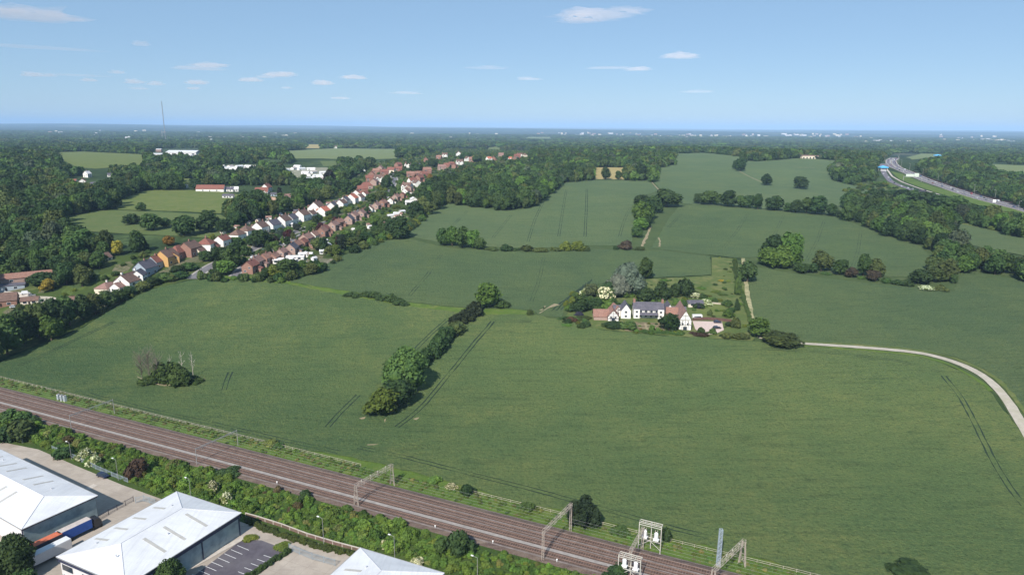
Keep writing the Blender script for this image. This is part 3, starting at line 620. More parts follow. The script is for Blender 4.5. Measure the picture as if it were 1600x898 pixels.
# ---- singled-out trees and bushes (pixel of the foot, width, height) ----
tp(634,617,78,76,(.058,.112,.034),'large round bright green tree midway along the dark hedge between the two near fields','big')
tp(596,652,58,46,YG,'squat yellow-green tree at the railway end of the hedge between the near fields')
tp(621,640,52,50,DG,'dark green tree squeezed between the large bright tree and the squat yellow-green one')
hedge('hedge',[(664,572),(676,558),(690,543),(703,530)],9.5,7.0,DG,'long dark clipped hedge running up from the large bright round tree')
bp(710,526,34,26,OG,'olive-topped bush in the gap between the two dark hedge pieces')
hedge('hedge',[(712,509),(725,500),(742,489)],9,6,(.034,.048,.022),'dark brownish hedge below the lone bright tree at the field crossing')
tp(766,483,44,42,BG,'lone bright green tree where the field boundaries cross')
bp(784,482,26,17,MG,'low green bush at the right foot of the lone crossing tree')
bp(750,484,16,20,DG,'small dark bush at the left foot of the lone crossing tree')
bp(829,493,12,11,OG,'tiny olive bush alone on the grass strip left of the farm')
hedge('hedge',[(548,462),(570,463),(595,467),(618,472),(636,476)],8,3.6,DG,'spindle-shaped dark hedge on the grass strip below the middle field',taper=1)
# thicket in the left field
hedge('thicket',[(240,597),(252,592),(264,599),(276,592),(290,599),(300,595)],11,8.5,(.044,.070,.020),'round dark green thicket standing alone in the left field','thicket',taper=1)
def bare_tree(u,v,hpx,label,n=9,spread=.22,mat=PALEBARK,name='bare_tree',sd=1):
    x,y,z=P(u,v); s=F/proj(x,y,z)[2]; H=hpx/s/.88; R=random.Random(sd); r=empty(name,(x,y,z)); tag(r,label,'tree','bare trees in the thicket of the left field')
    m=MB(); m.bar((0,0,0),(0,0,H*.95),.16,mat,5,.04); m.build('trunk',r); m=MB()
    for i in range(n*3):
        a=R.uniform(0,6.28); z0=H*R.uniform(.15,.85); L=H*spread*R.uniform(.5,1.1); e=(L*math.cos(a),L*math.sin(a),z0+L*R.uniform(.8,1.6)); m.bar((0,0,z0),e,.07,mat,3,.02)
        for j in range(3): m.bar(e,(e[0]+R.uniform(-.7,.7),e[1]+R.uniform(-.7,.7),e[2]+R.uniform(.2,1.2)),.035,mat,3,.012)
    m.build('branches',r); return r
GREYBARK=simple('grey_twigs',(.17,.145,.11),.95,.2,2)
for i,(u,h) in enumerate(((222,38),(234,42),(248,38))): bare_tree(u,592+i*2,h,'%s leafless brown tree at the left edge of the round thicket'%['small','tallest','middle'][i],30,.24,GREYBARK,sd=i)
for i,(u,h) in enumerate(((268,34),(286,38),(302,38))): bare_tree(u,588,h,'%s pale dead stem rising behind the dark round thicket'%['left','middle','right'][i],4,.1,sd=i+9)
# along the railway, field side
bp(421,699,24,15,PG,'pale green shrub beside the railway verge near the thin wooden rail'); bp(434,701,18,11,MG,'dark shrub close right of the pale verge shrub')
bp(730,775,30,20,DG,'dark round bush on the railway verge right of the large steel gantry'); bp(676,757,24,14,BG,'light green verge shrub just past the foot of the large steel gantry')
bp(704,765,22,12,PG,'pale flowering shrub on the verge between two darker shrubs',flower=True)
bp(824,801,26,18,MG,'leafy verge bush close to the second steel gantry'); 
for i,(u,w_,h) in enumerate(((896,30,44),(914,38,50),(930,22,34))): tp(u,824+i*2,w_,h,(.024,.044,.022),'%s dark tree of the clump behind the second gantry'%['left','tall middle','small right'][i])
bp(970,836,34,15,MG,'green bush on the verge left of the transformer platform'); bp(930,826,18,9,MG,'low bush at the foot of the dark tree clump'); bp(1042,848,20,24,DG,'dark bush half behind the transformer platform')
bp(1434,905,62,24,DG,'dark bush cut by the lower picture edge in the large field'); bp(1205,893,16,9,BG,'small green tuft on the verge right of the last gantry')
# yards
tp(12,915,78,78,(.030,.052,.018),'dark leafy tree in the lower left corner beside the lorries','big'); tp(28,955,56,62,MG,'brighter leafy tree in front of the orange-topped trailer','big')
tree(-86.2,150.4,7.5,8.5,MG,'small tree growing against the wall of the middle warehouse','big',z=0)
for i,(u,v,w_,h,c) in enumerate(((8,662,40,26,MG),(32,664,34,26,MG),(22,690,52,40,OG),(50,668,20,18,DG),(6,692,30,30,DG))): bp(u,v,w_,h,c,['rounded bush at the far left end of the railway bank','second rounded bush right of the far left one','largest olive bush beside the twin-headed lamp post','small dark bush on the rail edge above the lamp post','dark bush cut by the left picture edge over the yard'][i])
bp(718,872,50,44,DG,'large dark round bush on the railway bank near the third warehouse roof'); bp(688,866,26,26,MG,'green bush touching the large dark round bank bush')
bp(127,722,30,24,PG,'cream-flowering shrub on the bank above the service road',flower=True); bp(145,728,20,18,PG,'smaller cream-flowering shrub beside the larger one',flower=True)
bp(208,748,38,34,BR,'brown bush on the bank above the parked navy car'); bp(92,718,30,22,DG,'dark bush on the bank above the left warehouse')
bp(330,770,24,20,PG,'pale flowering shrub on the bank behind the middle warehouse',flower=True); bp(352,790,22,22,PG,'yellowish flowering bush just behind the middle warehouse corner',flower=True)
bp(352,748,44,20,DG,'dark bush on the rail edge of the bank behind the middle warehouse'); bp(474,784,24,18,DG,'dark bush leaning toward the tracks left of the large gantry')
bp(600,858,20,14,PG,'white-flowering shrub near the middle lamp post on the bank',flower=True); bp(650,887,24,14,PG,'white-flowering shrub by the wall beside the third warehouse',flower=True)
bp(965,915,46,32,DG,'dark bush hiding the foot of the lower transformer platform')
bp(387,846,24,9,YG,'small planted bush island at the near kerb end of the car park'); bp(437,860,26,10,YG,'small planted bush island by the steel fence of the car park')
hedge('hedge',[(449,864),(424,880),(396,898),(350,930)],1.8,1.5,DG,'low dark hedge dividing the car park from the next yard')
hedge('hedge',[(386,814),(412,826),(450,840),(500,855),(548,866)],2.2,1.2,(.05,.07,.02),'low scruffy hedge along the foot of the retaining wall')
# farm
tp(983,462,44,52,(.165,.21,.15),'tall silver-grey willow rising behind the white farmhouse','silver'); tp(966,466,32,38,(.13,.16,.12),'lower grey willow joined to the tall silver one','silver')
tp(924,466,26,24,(.07,.09,.045),'thin greyish tree behind the cream blossom tree'); tp(952,466,24,28,DG,'dark tree between the blossom tree and the grey willows')
hedge('hedge',[(1012,468),(1035,466),(1066,462)],12,8.5,DG,'thick dark tree belt behind the farmhouse roof')
bp(916,462,15,15,PG,'cream blossoming tree at the farm edge, left one',flower=True,cat='tree',name='blossom_tree'); bp(929,461,15,15,PG,'cream blossoming tree at the farm edge, right one',flower=True,cat='tree',name='blossom_tree')
for a in ((910,488,34,26,DG,'dark bush behind the red-roofed left barn'),(932,482,30,20,DG,'dark bush directly above the left barn roof'),(946,470,30,26,MG,'green bush behind the farm between blossom and willow'),(950,484,22,16,BG,'bright green bush left of the farmhouse gable'),(905,494,16,9,(.03,.035,.06),'bluish-purple shrub at the left end of the farm garden'),(893,504,22,12,(.07,.045,.03),'reddish brown shrub at the farm garden corner'),(915,500,26,10,OG,'olive garden shrub in front of the left barn end'),(880,500,22,8,MG,'green shrub at the far left tip of the farm garden'),
  (958,514,36,16,DG,'dark hedge-like bush in front of the left barn gable'),(985,516,28,18,MG,'green rounded bush between the left barn and the flower garden'),(1020,470,20,14,MG,'green bush above the farmhouse roof end'),(1106,478,26,14,PG,'pale flowering shrub on the rough grass behind the farm'),
  (1088,466,32,13,PG,'pale may blossom thicket on the rough ground'),(1112,472,26,10,BG,'bright green shrub on the rough ground'),(1138,480,18,14,MG,'green bush beside the farm lawn hedge'),(1140,497,22,16,BG,'bright bush at the lower corner of the farm lawn'),(1152,514,16,20,OG,'olive bush beside the parking area corner'),
  (1093,483,10,10,(.03,.03,.05),'small dark purple bush beside the lawn shed'),(1110,494,9,12,OG,'small tree on the farm lawn'),(1097,526,34,11,BR,'brownish shrub along the farm front left of the dark one'),(1138,530,22,14,OG,'rounded olive shrub on the farm front by the parking'),(1161,531,24,14,OG,'second rounded olive shrub on the farm front'),(1154,462,12,36,MG,'tall narrow green bush on the field track edge'),
  (1152,486,10,20,DG,'dark bush where the track hedge meets the lawn'),(1000,470,14,10,YG,'yellow-green shrub above the farmhouse roof'),(1062,523,20,8,MG,'low green bush below the timbered barn gable')):
    bp(*a[:5],a[5],flower='blossom' in a[5] or 'flowering' in a[5])
tp(1047,519,30,30,(.024,.055,.016),'round dark green tree in front of the half-timbered barn')
hedge('hedge',[(1148,410),(1151,430),(1154,452)],3,2.4,MG,'tall hedge lining the grass track beside the rough field')
hedge('hedge',[(1158,455),(1166,480),(1174,508)],2.2,1.6,MG,'low green hedge lining the lower part of the grass track')
hedge('hedge',[(1052,522),(1030,521),(1008,520),(996,518)],1.8,1.3,MG,'trimmed low hedge below the farm flower garden')
tp(1222,541,56,24,(.045,.060,.020),'wide bushy tree beside the bend of the pale farm track','oak')
# hedgerow right of the farm
for i,a in enumerate(((1200,417,36,32,BG),(1221,421,40,38,BG),(1255,427,30,16,MG),(1272,427,18,16,DG),(1293,430,20,8,MG),(1314,431,28,26,MG),(1333,435,20,18,BR),(1366,440,24,18,(.07,.055,.04)),(1388,443,18,12,MG),(1405,446,18,12,DG),(1420,448,20,14,DG),(1443,446,36,26,DG),(1466,442,36,24,OG),(1484,440,30,36,OG),(1452,455,26,13,PG),(1474,456,24,14,OG),(1350,437,14,8,BG),(1492,444,12,16,DG))):
    f=bp if a[3]<16 else tp
    f(*a[:5],['bright broad tree at the left end of the hedgerow above the farm lane','taller bright tree second in the hedgerow above the farm lane'][i] if i<2 else '%s shrub or tree from the left in the hedgerow right of the farm'%ordn(i),group='trees and shrubs of the hedgerow right of the farm',**({'flower':a[4]==PG} if f is bp else {}))
# hedgerow upper right
for i,a in enumerate(((1092,319,16,17),(1113,321,30,23),(1138,324,28,27),(1160,325,22,19),(1172,326,18,21),(1185,328,16,25),(1212,330,28,24),(1233,332,14,15),(1245,333,20,21),(1262,334,26,25),(1280,336,34,30),(1300,338,18,20),(1313,341,12,12))):
    tp(*a,[DG,MG][i%2],'%s tree from the left in the straight tree row between the upper fields'%ordn(i),group='trees of the row between the upper fields')
for a,l in (((1198,290,18,18),'small round lone tree in the upper right field, smaller of the two lone trees'),((1252,296,24,20),'wider round lone tree in the upper right field'),((1158,268,20,20),'upper tree of the small cluster at the hill footpath'),((1161,258,12,20),'slender top tree of the hill footpath cluster'),((1150,265,12,14),'lower left tree of the hill footpath cluster')): tp(*a,DG,l)
# clump in the centre
for i,a in enumerate(((1043,325,40,30,DG),(1022,334,28,28,DG),(1004,327,32,22,DG),(1003,350,32,36,BG),(1018,343,22,28,DG),(1001,360,26,20,BG),(995,372,20,18,MG),(1010,358,18,20,MG))): 
    tp(*a,'%s tree from the far end of the clump between the centre fields'%ordn(i),group='trees of the centre field clump')
for i,a in enumerate(((692,384,22,28),(706,386,26,32),(722,388,28,34),(738,389,26,30),(750,391,18,20))): tp(*a,[MG,BG][i%2],'%s tree from the left of the green clump above the middle field'%ordn(i),group='trees of the green clump above the middle field')
for i,a in enumerate(((768,392,22,10,OG),(790,393,22,15,DG),(806,392,18,8,MG),(824,393,24,14,OG),(846,394,26,12,OG),(868,393,22,11,OG),(885,393,22,20,YG),(902,393,28,20,YG),(916,393,16,12,OG),(962,391,10,9,DG),(978,391,26,19,(.06,.05,.04)),(1000,392,20,10,OG))): bp(*a,'%s low bush from the left in the hedge line above the middle field'%ordn(i),group='bushes of the hedge line above the middle field')
# trees before the dry meadow
for i,a in enumerate(((888,282,22,26),(906,281,20,22),(920,282,16,20),(946,281,14,20),(967,281,12,14),(984,281,20,24),(1003,282,22,26),(1018,282,22,24))): tp(*a,[DG,MG,OG][i%3],'%s tree from the left along the far edge of the centre field'%ordn(i),group='trees along the far edge of the centre field')
# pasture trees, left
for a,l in (((220,330,14,14),'small round tree on the line between the two left pastures'),((283,371,44,34),'big dark tree below the left pastures, widest of them'),((322,364,38,34),'dark tree at the lower right edge of the left pastures'),((347,366,26,24),'green tree right of the dark pasture-edge tree'),((359,334,24,22),'round tree with a pale foot at the right end of the pasture'),((202,352,24,18),'small dark tree on the lower edge of the left pasture'),((235,361,36,28),'green tree on the lower edge of the left pasture'),((258,356,18,16),'small tree between the two pasture-edge trees'),((303,297,22,18),'dark tree beside the long red-roofed barn'),((265,292,26,20),'broad tree above the upper pasture')): tp(*a,DG if 'dark' in l else MG,l)
bp(170,318,22,12,MG,'low bush at the left tip of the upper pasture'); bp(320,332,10,6,DG,'tiny bush on the pasture fence line, left one'); bp(331,332,10,6,DG,'tiny bush on the pasture fence line, right one')
# garden trees of the town
GT=[(72,458,22,22,GOLD,'pale yellow tree beside the white van'),(88,430,30,30,DG,0),(62,446,40,20,DG,0),(110,420,40,50,MG,0),(125,440,26,26,OG,0),(136,440,20,16,DG,0),(182,400,20,24,GOLD,0),(262,384,18,16,RY,'orange-yellow tree near the top of the street gardens'),(180,432,16,8,MG,0),(212,416,16,10,MG,0),(254,437,22,11,DG,0),(275,430,24,15,DG,0),(292,424,24,14,MG,0),(264,441,22,12,OG,0),(240,447,18,9,DG,0),
 (318,410,22,18,MG,0),(338,414,28,28,DG,0),(358,418,30,34,MG,0),(352,430,36,24,BG,0),(372,400,26,28,DG,0),(392,385,20,18,DG,0),(406,388,30,30,DG,'dark tree between the two rows of houses near the street bend'),(424,384,18,16,(.05,.04,.03),0),(425,388,16,10,BG,0),(450,372,14,14,CU,'round copper-red tree on the green strip by the street'),
 (448,436,44,32,(.05,.08,.025),'large rounded tree below the near end of the brick terrace'),(430,436,30,22,YG,0),(476,428,18,10,YG,0),(488,430,24,20,OG,0),(470,422,22,16,MG,0),(504,425,16,12,DG,0),(505,396,16,26,DG,0),(497,392,26,22,OG,0),(532,392,24,26,(.02,.035,.02),'dark blue-green conifer above the lawn behind the terrace'),(522,400,20,18,YG,0),(540,380,26,20,BG,0),(552,384,26,14,OG,0),(562,372,20,20,MG,0),(572,378,30,16,DG,0),(590,372,26,16,MG,0),(604,366,24,18,DG,0),(585,356,22,20,BG,0),(600,350,20,14,OG,0),
 (612,358,22,16,DG,0),(648,340,28,26,DG,'dark round tree behind the far end of the terrace'),(630,352,18,12,OG,0),(668,336,26,22,OG,0),(545,333,14,10,YG,0),(512,347,16,10,YG,0),(525,342,12,8,DG,0),(595,318,24,20,OG,0),(580,318,20,16,MG,0),(604,296,16,22,DG,'dark tree standing in the fork of the upper road'),(613,310,12,16,DG,0),(555,296,22,18,MG,0),(540,304,22,24,MG,0),(536,296,16,28,MG,0),(514,296,18,30,(.02,.022,.022),'very dark tree at the edge of the wood above the street'),(478,312,30,26,(.06,.10,.03),'bright round tree beside the building site'),
 (498,300,20,22,DG,0),(437,315,12,22,(.02,.024,.02),'narrow dark conifer left of the building site house'),(460,330,24,14,OG,0),(430,335,26,14,MG,0),(400,322,30,26,(.03,.06,.02),0),(385,325,24,20,DG,0),(365,380,24,10,MG,0),(470,340,20,12,DG,0),
 (650,270,22,16,DG,0),(675,262,20,14,DG,0),(640,262,14,12,MG,0),(690,290,22,16,MG,0),(745,254,20,10,DG,0),(728,250,20,12,DG,0),(790,252,16,10,MG,0),(672,286,12,14,RY,'small orange tree at the near edge of the middle wood'),(688,288,12,14,RY,'second small orange tree at the near edge of the middle wood'),(628,290,12,10,BG,0),(634,275,20,10,MG,0)]
tr_cnt=0
for a in GT:
    l=a[5]
    if not l: l='%s garden tree among the village houses, counted from the picture\'s left'%ordn(tr_cnt) if tr_cnt<0 else None
    k='conifer' if (a[5] and 'conifer' in a[5]) else 'oak'
    r=tp(*a[:5],l or 'garden tree',k); 
    if not a[5]: r['_gt']=(a[0],a[1]); tr_cnt+=1
gts=sorted([o for o in COL.objects if o.get('_gt')],key=lambda o:-o['_gt'][1])
for i,o in enumerate(gts):
    u,v=o['_gt']; del o['_gt']; o['group']='trees in the village gardens'
    o['label']='%s nearest garden tree among the village houses'%ordn(i)
# big boundary trees left: from the railway up to the first houses
LB=[(-20,574),(8,560),(34,546),(60,534),(84,524),(108,514),(130,505),(150,496),(170,486),(188,476),(206,466),(224,458),(242,450),(262,444),(284,438)]
for i,(u,v) in enumerate(LB):
    hh=[70,66,62,60,56,50,42,36,30,22,17,16,15,14,12][i]; tp(u-4,v-2,max(24,hh*.72),hh,[DG,MG,DG,OG][i%4],'%s tree from the near end of the shady tree belt along the left field'%ordn(i),group='trees of the belt along the left field')
for i,(u,v) in enumerate([(-30,548),(4,534),(30,522),(56,512)]): tp(u-6,v-2,34,30,[MG,DG,OG][i%3],'%s tree in the back line of the shady belt beside the left field'%ordn(i),group='back trees of the belt along the left field')
for i,a in enumerate(((1398,308,22,12),(1412,312,30,16),(1432,317,34,20),(1452,322,30,22),(1470,326,34,22),(1494,332,40,26),(1516,338,28,20),(1540,344,34,22),(1562,350,30,20),(1584,356,38,26),(1606,362,34,24))):
    tp(*a,[DG,DG,MG][i%3],'%s tree from the left screening the slip road from the fields'%ordn(i),group='trees screening the slip road')
# ---- woods: everything that is not open land ----
MWC=[(1372,252),(1392,240),(1436,238),(1440,258),(1424,264),(1450,276),(1500,294),(1620,330),(1700,350),(1700,366),(1600,340),(1500,324),(1470,318),(1440,312),(1400,300),(1380,285),(1366,268)]
CLEAR=[F1,F2,F3,F4,F5,F6,F7,F8,F9,P1,P2,P3,P4,P5,P7,P8,P9,P10,P11,P12,P13,FARM,TOWN,MWC,MEDG,
 [(1316,300),(1345,285),(1383,282),(1400,300),(1440,312),(1440,318),(1400,318),(1385,311)],[(1455,348),(1500,345),(1530,356),(1478,352)],[(1420,330),(1480,344),(1520,352),(1515,360),(1470,350),(1430,340)],
 [(1380,285),(1620,345),(1620,352),(1500,328),(1440,318)],
 [(280,437),(340,428),(440,430),(545,455),(640,472),(700,478),(750,480),(835,484),(880,470),(905,450),(960,438),(960,520),(880,512),(835,496),(744,500),(640,484),(545,470),(440,448),(340,442),(280,446)],[(990,380),(1160,396),(1200,410),(1250,420),(1340,432),(1460,440),(1500,430),(1508,452),(1480,462),(1350,448),(1250,436),(1165,420),(1150,410),(1110,405),(990,396)],[(1060,316),(1330,328),(1330,345),(1060,326)],[(1096,382),(1172,392),(1172,440),(1096,440)],[(985,385),(980,350),(990,310),(1015,285),(1065,300),(1065,325),(1025,385)],[(640,374),(700,370),(850,385),(990,380),(1000,395),(640,390)],[(102,283),(118,291),(140,291),(180,284),(182,276),(160,274),(102,276)],[(330,290),(460,290),(470,318),(420,322),(360,312),(330,300)],[(250,232),(315,232),(318,245),(225,247),(228,240)],[(342,256),(405,256),(405,266),(342,266)],[(440,256),(512,258),(512,286),(470,286),(440,272)],
 [(-100,600),(0,585),(300,660),(800,780),(1400,930),(1400,1200),(-900,1200),(-900,560),(-40,566)]]
PFP=[]
for q in CLEAR: PFP.append(q)
ROUGHP=[(1316,302),(1345,290),(1383,286),(1400,298),(1440,308),(1500,326),(1500,332),(1420,318),(1385,308)]
OPEN=[F8,ROUGHP,[(102,281),(118,276),(140,276),(182,272),(182,284),(140,290),(102,287)],[(330,292),(460,292),(466,312),(330,308)],[(236,234),(315,234),(318,244),(236,244)],[(345,258),(405,258),(405,266),(345,266)],[(442,264),(510,264),(510,284),(470,284)],P1,P2,P3,P4,P5,P7,P8,P9,P10,P11,P12,MWC,P13]
def in_clear(x,y,z,top=11.5):
    u,v,dz=proj(x,y,z); r=np.zeros(len(u),bool)
    for q in PFP: r|=inpoly(u,v,q)
    for h in (top*.6,top):
        u2,v2,_=proj(x,y,z+h)
        for q in OPEN: r|=inpoly(u2,v2,q)
    u2,v2,_=proj(x,y,z+9)
    r|=inpoly(u2,v2,TOWN)&(u>330)
    return r,u,v,dz
def cand(x0,x1,y0,y1,sp,seed):
    R=np.random.default_rng(seed); gx,gy=np.meshgrid(np.arange(x0,x1,sp),np.arange(y0,y1,sp)); gx=gx.ravel()+R.uniform(-.42,.42,gx.size)*sp; gy=gy.ravel()+R.uniform(-.42,.42,gy.size)*sp
    k=np.abs(gx)<gy*.98+60; gx=gx[k]; gy=gy[k]; z=hgt(gx,gy); return gx,gy,z
gx,gy,gz=cand(-1500,1500,330,1500,9.0,5); cl,u,v,dz=in_clear(gx,gy,gz); w_=(gy-184.8)*.9153+gx*.4028
keep=~cl&(w_>25)
# keep off the singled-out trees
if OCC:
    oc=np.array(OCC)
    for i in range(len(oc)): keep&=((gx-oc[i,0])**2+(gy-oc[i,1])**2)>(oc[i,2]+3)**2
gx,gy,gz,u,v,dz=[a[keep] for a in (gx,gy,gz,u,v,dz)]
# within 14 m in front of open land the canopy must not hang over it: thin by testing a point nearer the camera
# the nearest ones in view become trees of their own
vis=(u>-10)&(u<1610)&(v<600)
order=[i for i in np.argsort(dz) if vis[i]]
WL={}
def wood_label(u,v,c,h):
    tone={0:'dark green',1:'mid green',2:'olive green',3:'bright green',4:'grey-green'}[c]
    if u<380: where='in the large wood left of the pastures and village'
    elif u<640: where='among the woods behind the village'
    elif u<1000: where='in the wood between the village and the centre field'
    elif u<1310: where='on the wooded ridge behind the hill field'
    else: where='in the belt between the right fields and motorway' if v>318 else 'in the motorway-side woods'
    k=(tone,where); WL[k]=WL.get(k,0)+1; return '%s nearest %s tree %s'%(ordn(WL[k]-1),tone,where)
NI=max(20,296-10-44-sum(1 for o in COL.objects if o.name.startswith('broadleaf_tree'))); print('NI',NI); ind=set(order[:NI]); cols=[DG,MG,OG,BG,(.045,.06,.04)]
for i in order[:NI]:
    k=rnd.choices(range(5),[5,4,2,1.2,.7])[0]; h=rnd.uniform(9.5,15); l=wood_label(u[i],v[i],k,h)
    tree(float(gx[i]),float(gy[i]),rnd.uniform(9.5,14),h,cols[k],l,group='trees '+l.split(' tree ',1)[1])
def scatter(name,pts,scl,rot,kk,sources,label,cat,tints=(DG,MG,OG,BG,(.06,.085,.055)),tw=(.38,.32,.14,.12,.04)):
    me=bpy.data.meshes.new(name); me.vertices.add(len(pts)); me.vertices.foreach_set('co',np.asarray(pts,np.float32).ravel())
    a=me.attributes.new('scl','FLOAT_VECTOR','POINT'); a.data.foreach_set('vector',np.asarray(scl,np.float32).ravel())
    a=me.attributes.new('rot','FLOAT_VECTOR','POINT'); r=np.zeros((len(pts),3),np.float32); r[:,2]=rot; a.data.foreach_set('vector',r.ravel())
    a=me.attributes.new('kk','INT','POINT'); a.data.foreach_set('value',np.asarray(kk,np.int32))
    ti=np.array(tints)[rng.choice(len(tints),len(pts),p=tw)]*rng.uniform(.8,1.2,(len(pts),1)); a=me.attributes.new('tint','FLOAT_COLOR','POINT'); a.data.foreach_set('color',np.column_stack([ti,np.ones(len(pts))]).astype(np.float32).ravel())
    o=obj(name,me); tag(o,label,cat,kind='stuff',color=(0,0,0)); ng=bpy.data.node_groups.new(name,'GeometryNodeTree')
    ng.interface.new_socket('Geometry',in_out='INPUT',socket_type='NodeSocketGeometry'); ng.interface.new_socket('Geometry',in_out='OUTPUT',socket_type='NodeSocketGeometry')
    N=ng.nodes; L=ng.links; gi=N.new('NodeGroupInput'); go_=N.new('NodeGroupOutput'); jn=N.new('GeometryNodeJoinGeometry')
    def na(nm,ty): q=N.new('GeometryNodeInputNamedAttribute'); q.data_type=ty; q.inputs['Name'].default_value=nm; return q.outputs['Attribute']
    sc_,ro,ki=na('scl','FLOAT_VECTOR'),na('rot','FLOAT_VECTOR'),na('kk','INT')
    for i,s in enumerate(sources):
        c=N.new('FunctionNodeCompare'); c.data_type='INT'; c.operation='EQUAL'; L.new(ki,c.inputs[2]); c.inputs[3].default_value=i
        oi=N.new('GeometryNodeObjectInfo'); oi.inputs['Object'].default_value=s; oi.inputs['As Instance'].default_value=True
        ip=N.new('GeometryNodeInstanceOnPoints'); L.new(gi.outputs[0],ip.inputs['Points']); L.new(c.outputs[0],ip.inputs['Selection']); L.new(oi.outputs['Geometry'],ip.inputs['Instance']); L.new(ro,ip.inputs['Rotation']); L.new(sc_,ip.inputs['Scale']); L.new(ip.outputs[0],jn.inputs[0])
    L.new(jn.outputs[0],go_.inputs[0]); md=o.modifiers.new('scatter','NODES'); md.node_group=ng; return o
# source crowns: real trees of the distant wood, one of each look
SRC=[]
srci=order[NI:NI+10]
for j,i in enumerate(srci):
    c=[DG,DG,MG,MG,OG,BG][j] if j<6 else [DG,MG,DG,OG][j-6]; h=13; nm='broadleaf_tree'
    lib=(OAK+FAR)[j] if j<6 else None
    l=wood_label(u[i],v[i],{DG:0,MG:1,OG:2,BG:3}[c],h); r=empty(nm,(float(gx[i]),float(gy[i]),float(gz[i]))); tag(r,l,'tree','trees '+l.split(' tree ')[1])
    obj('trunk',TRK[0],r,(0,0,0),0,(11,11,12)); me=[OAK[0],OAK[1],OAK[2],FAR[0],FAR[1],FAR[2],OAK[3],CLUMP[0],CLUMP[1],OAK[4]][j]
    cr_=obj('crown',me,r,(0,0,1.5),.3*j,(6,6,8 if j not in (7,8) else 16)); tag(cr_,color=c); SRC.append(cr_)
rest=[i for i in range(len(gx)) if i not in ind and i not in set(srci)]
rest=np.array(rest); n=len(rest)
nearm=dz[rest]<900
kk=np.where(nearm,rng.choice([0,1,2,6,9],n,p=[.28,.26,.2,.16,.10]),rng.choice([3,4,5],n,p=[.45,.35,.2]))
qq=rng.random(n); rr=3.8+5.2*qq**1.4; hh=rr*rng.uniform(1.0,1.6,n)+1.5
scatter('woodland_trees',np.column_stack([gx[rest],gy[rest],gz[rest]+1.0]),np.column_stack([rr,rr,hh]),rng.uniform(0,6.28,n),kk,SRC,'unbroken woodland canopy spreading round the village and fields','woodland')
print('near wood',n)
gx,gy,gz=cand(-2900,2900,1500,2700,12.5,6); cl,u,v,dz=in_clear(gx,gy,gz)
nz=np.sin(gx/310+1.3)*np.sin(gy/270+.4)+.6*np.sin(gx/120+gy/150)
keep=~cl&((nz<.35)|(rng.random(len(gx))<.15)); gx,gy,gz=gx[keep],gy[keep],gz[keep]; n=len(gx)
rr=rng.uniform(5.5,11,n); hh=rr*rng.uniform(.95,1.35,n)
scatter('distant_woods',np.column_stack([gx,gy,gz]),np.column_stack([rr,rr,hh]),rng.uniform(0,6.28,n),rng.choice([3,4,5],n,p=[.5,.35,.15]),SRC,'far woodland canopy rolling toward the horizon','woodland'); print('mid',n)
gx,gy,gz=cand(-9000,9000,2700,9500,34,8); cl,u,v,dz=in_clear(gx,gy,gz)
nz=np.sin(gx/520+1.3+.8*np.sin(gy/400))*np.sin(gy/330+.4)+.7*np.sin(gx/210+gy/180)+.5*np.sin(gy/90-gx/400)
keep=~cl&((nz<-.05)|(rng.random(len(gx))<.12)); gx,gy,gz=gx[keep],gy[keep],gz[keep]; n=len(gx)
rr=rng.uniform(20,34,n); hh=rng.uniform(18,30,n)
scatter('horizon_woods',np.column_stack([gx,gy,gz]),np.column_stack([rr,rr*rng.uniform(.5,1,n),hh]),rng.uniform(0,6.28,n),rng.choice([7,8],n),SRC,'bands of dark woodland across the far plain','woodland'); print('far',n)
# bank vegetation between the railway and the yards
bx=[];
for s in np.arange(-330,150,1.3):
    for w_ in np.arange(-34,-15.5,1.35):
        x,y=rw(s+rnd.uniform(-.9,.9),w_+rnd.uniform(-.9,.9)); bx.append((x,y))
bx=np.array(bx); u,v,dz=proj(bx[:,0],bx[:,1],0*bx[:,0])
YB=[(-100,672),(0,684),(60,697),(85,706),(120,722),(150,732),(190,750),(262,778),(330,795),(385,806),(412,812),(470,832),(550,852),(640,872),(720,898),(900,955)]
yb=np.interp(u,[p[0] for p in YB],[p[1] for p in YB]); k=(v<yb-2)
wv=(bx[:,1]-184.8)*.9153+bx[:,0]*.4028; k&=(wv<-17.2); bx=bx[k]; n=len(bx)
nzb=.5+.5*np.sin(bx[:,0]/7+bx[:,1]/9); r_=(.45+1.5*rng.random(n)**2.2)*(.8+.5*nzb); h_=r_*rng.uniform(.6,1.5,n)
bs=[]
for j,(cc,l) in enumerate(((BG,'bright green bush nearest the large gantry on the bank'),((.045,.085,.02),'mid green bush on the bank below the large gantry'),((.075,.12,.025),'fresh green bush on the bank left of the large gantry'))):
    o=bp(540+26*j,800+8*j,20,12,cc,l); bs.append(o)
scatter('bank_undergrowth',np.column_stack([bx,hgt(bx[:,0],bx[:,1])-.2]),np.column_stack([r_,r_,h_]),rng.uniform(0,6.28,n),rng.choice([0,1,2],n,p=[.45,.25,.3]),bs,'dense bright green scrub covering the bank between railway and yards','undergrowth',((.10,.175,.035),(.085,.155,.033),(.12,.18,.04),(.07,.13,.032),(.15,.17,.06),(.10,.085,.045)),(.38,.28,.19,.1,.04,.01)); print('bank',n)
# verge tufts on the field side
vx=[rw(rnd.uniform(-330,150),rnd.choice([rnd.uniform(1.5,7.5),rnd.uniform(4.5,7.5)])) for _ in range(1500)]; vx=np.array(vx); n=len(vx); r_=rng.uniform(.3,.9,n)**1.2
scatter('verge_weeds',np.column_stack([vx,0*vx[:,0]+.05]),np.column_stack([r_,r_,r_*.8]),rng.uniform(0,6.28,n),rng.choice([0,1,2],n),bs,'tufts of weeds and long grass along the railway verge','weeds',(BG,(.09,.13,.03),(.15,.16,.06)),(.4,.4,.2))
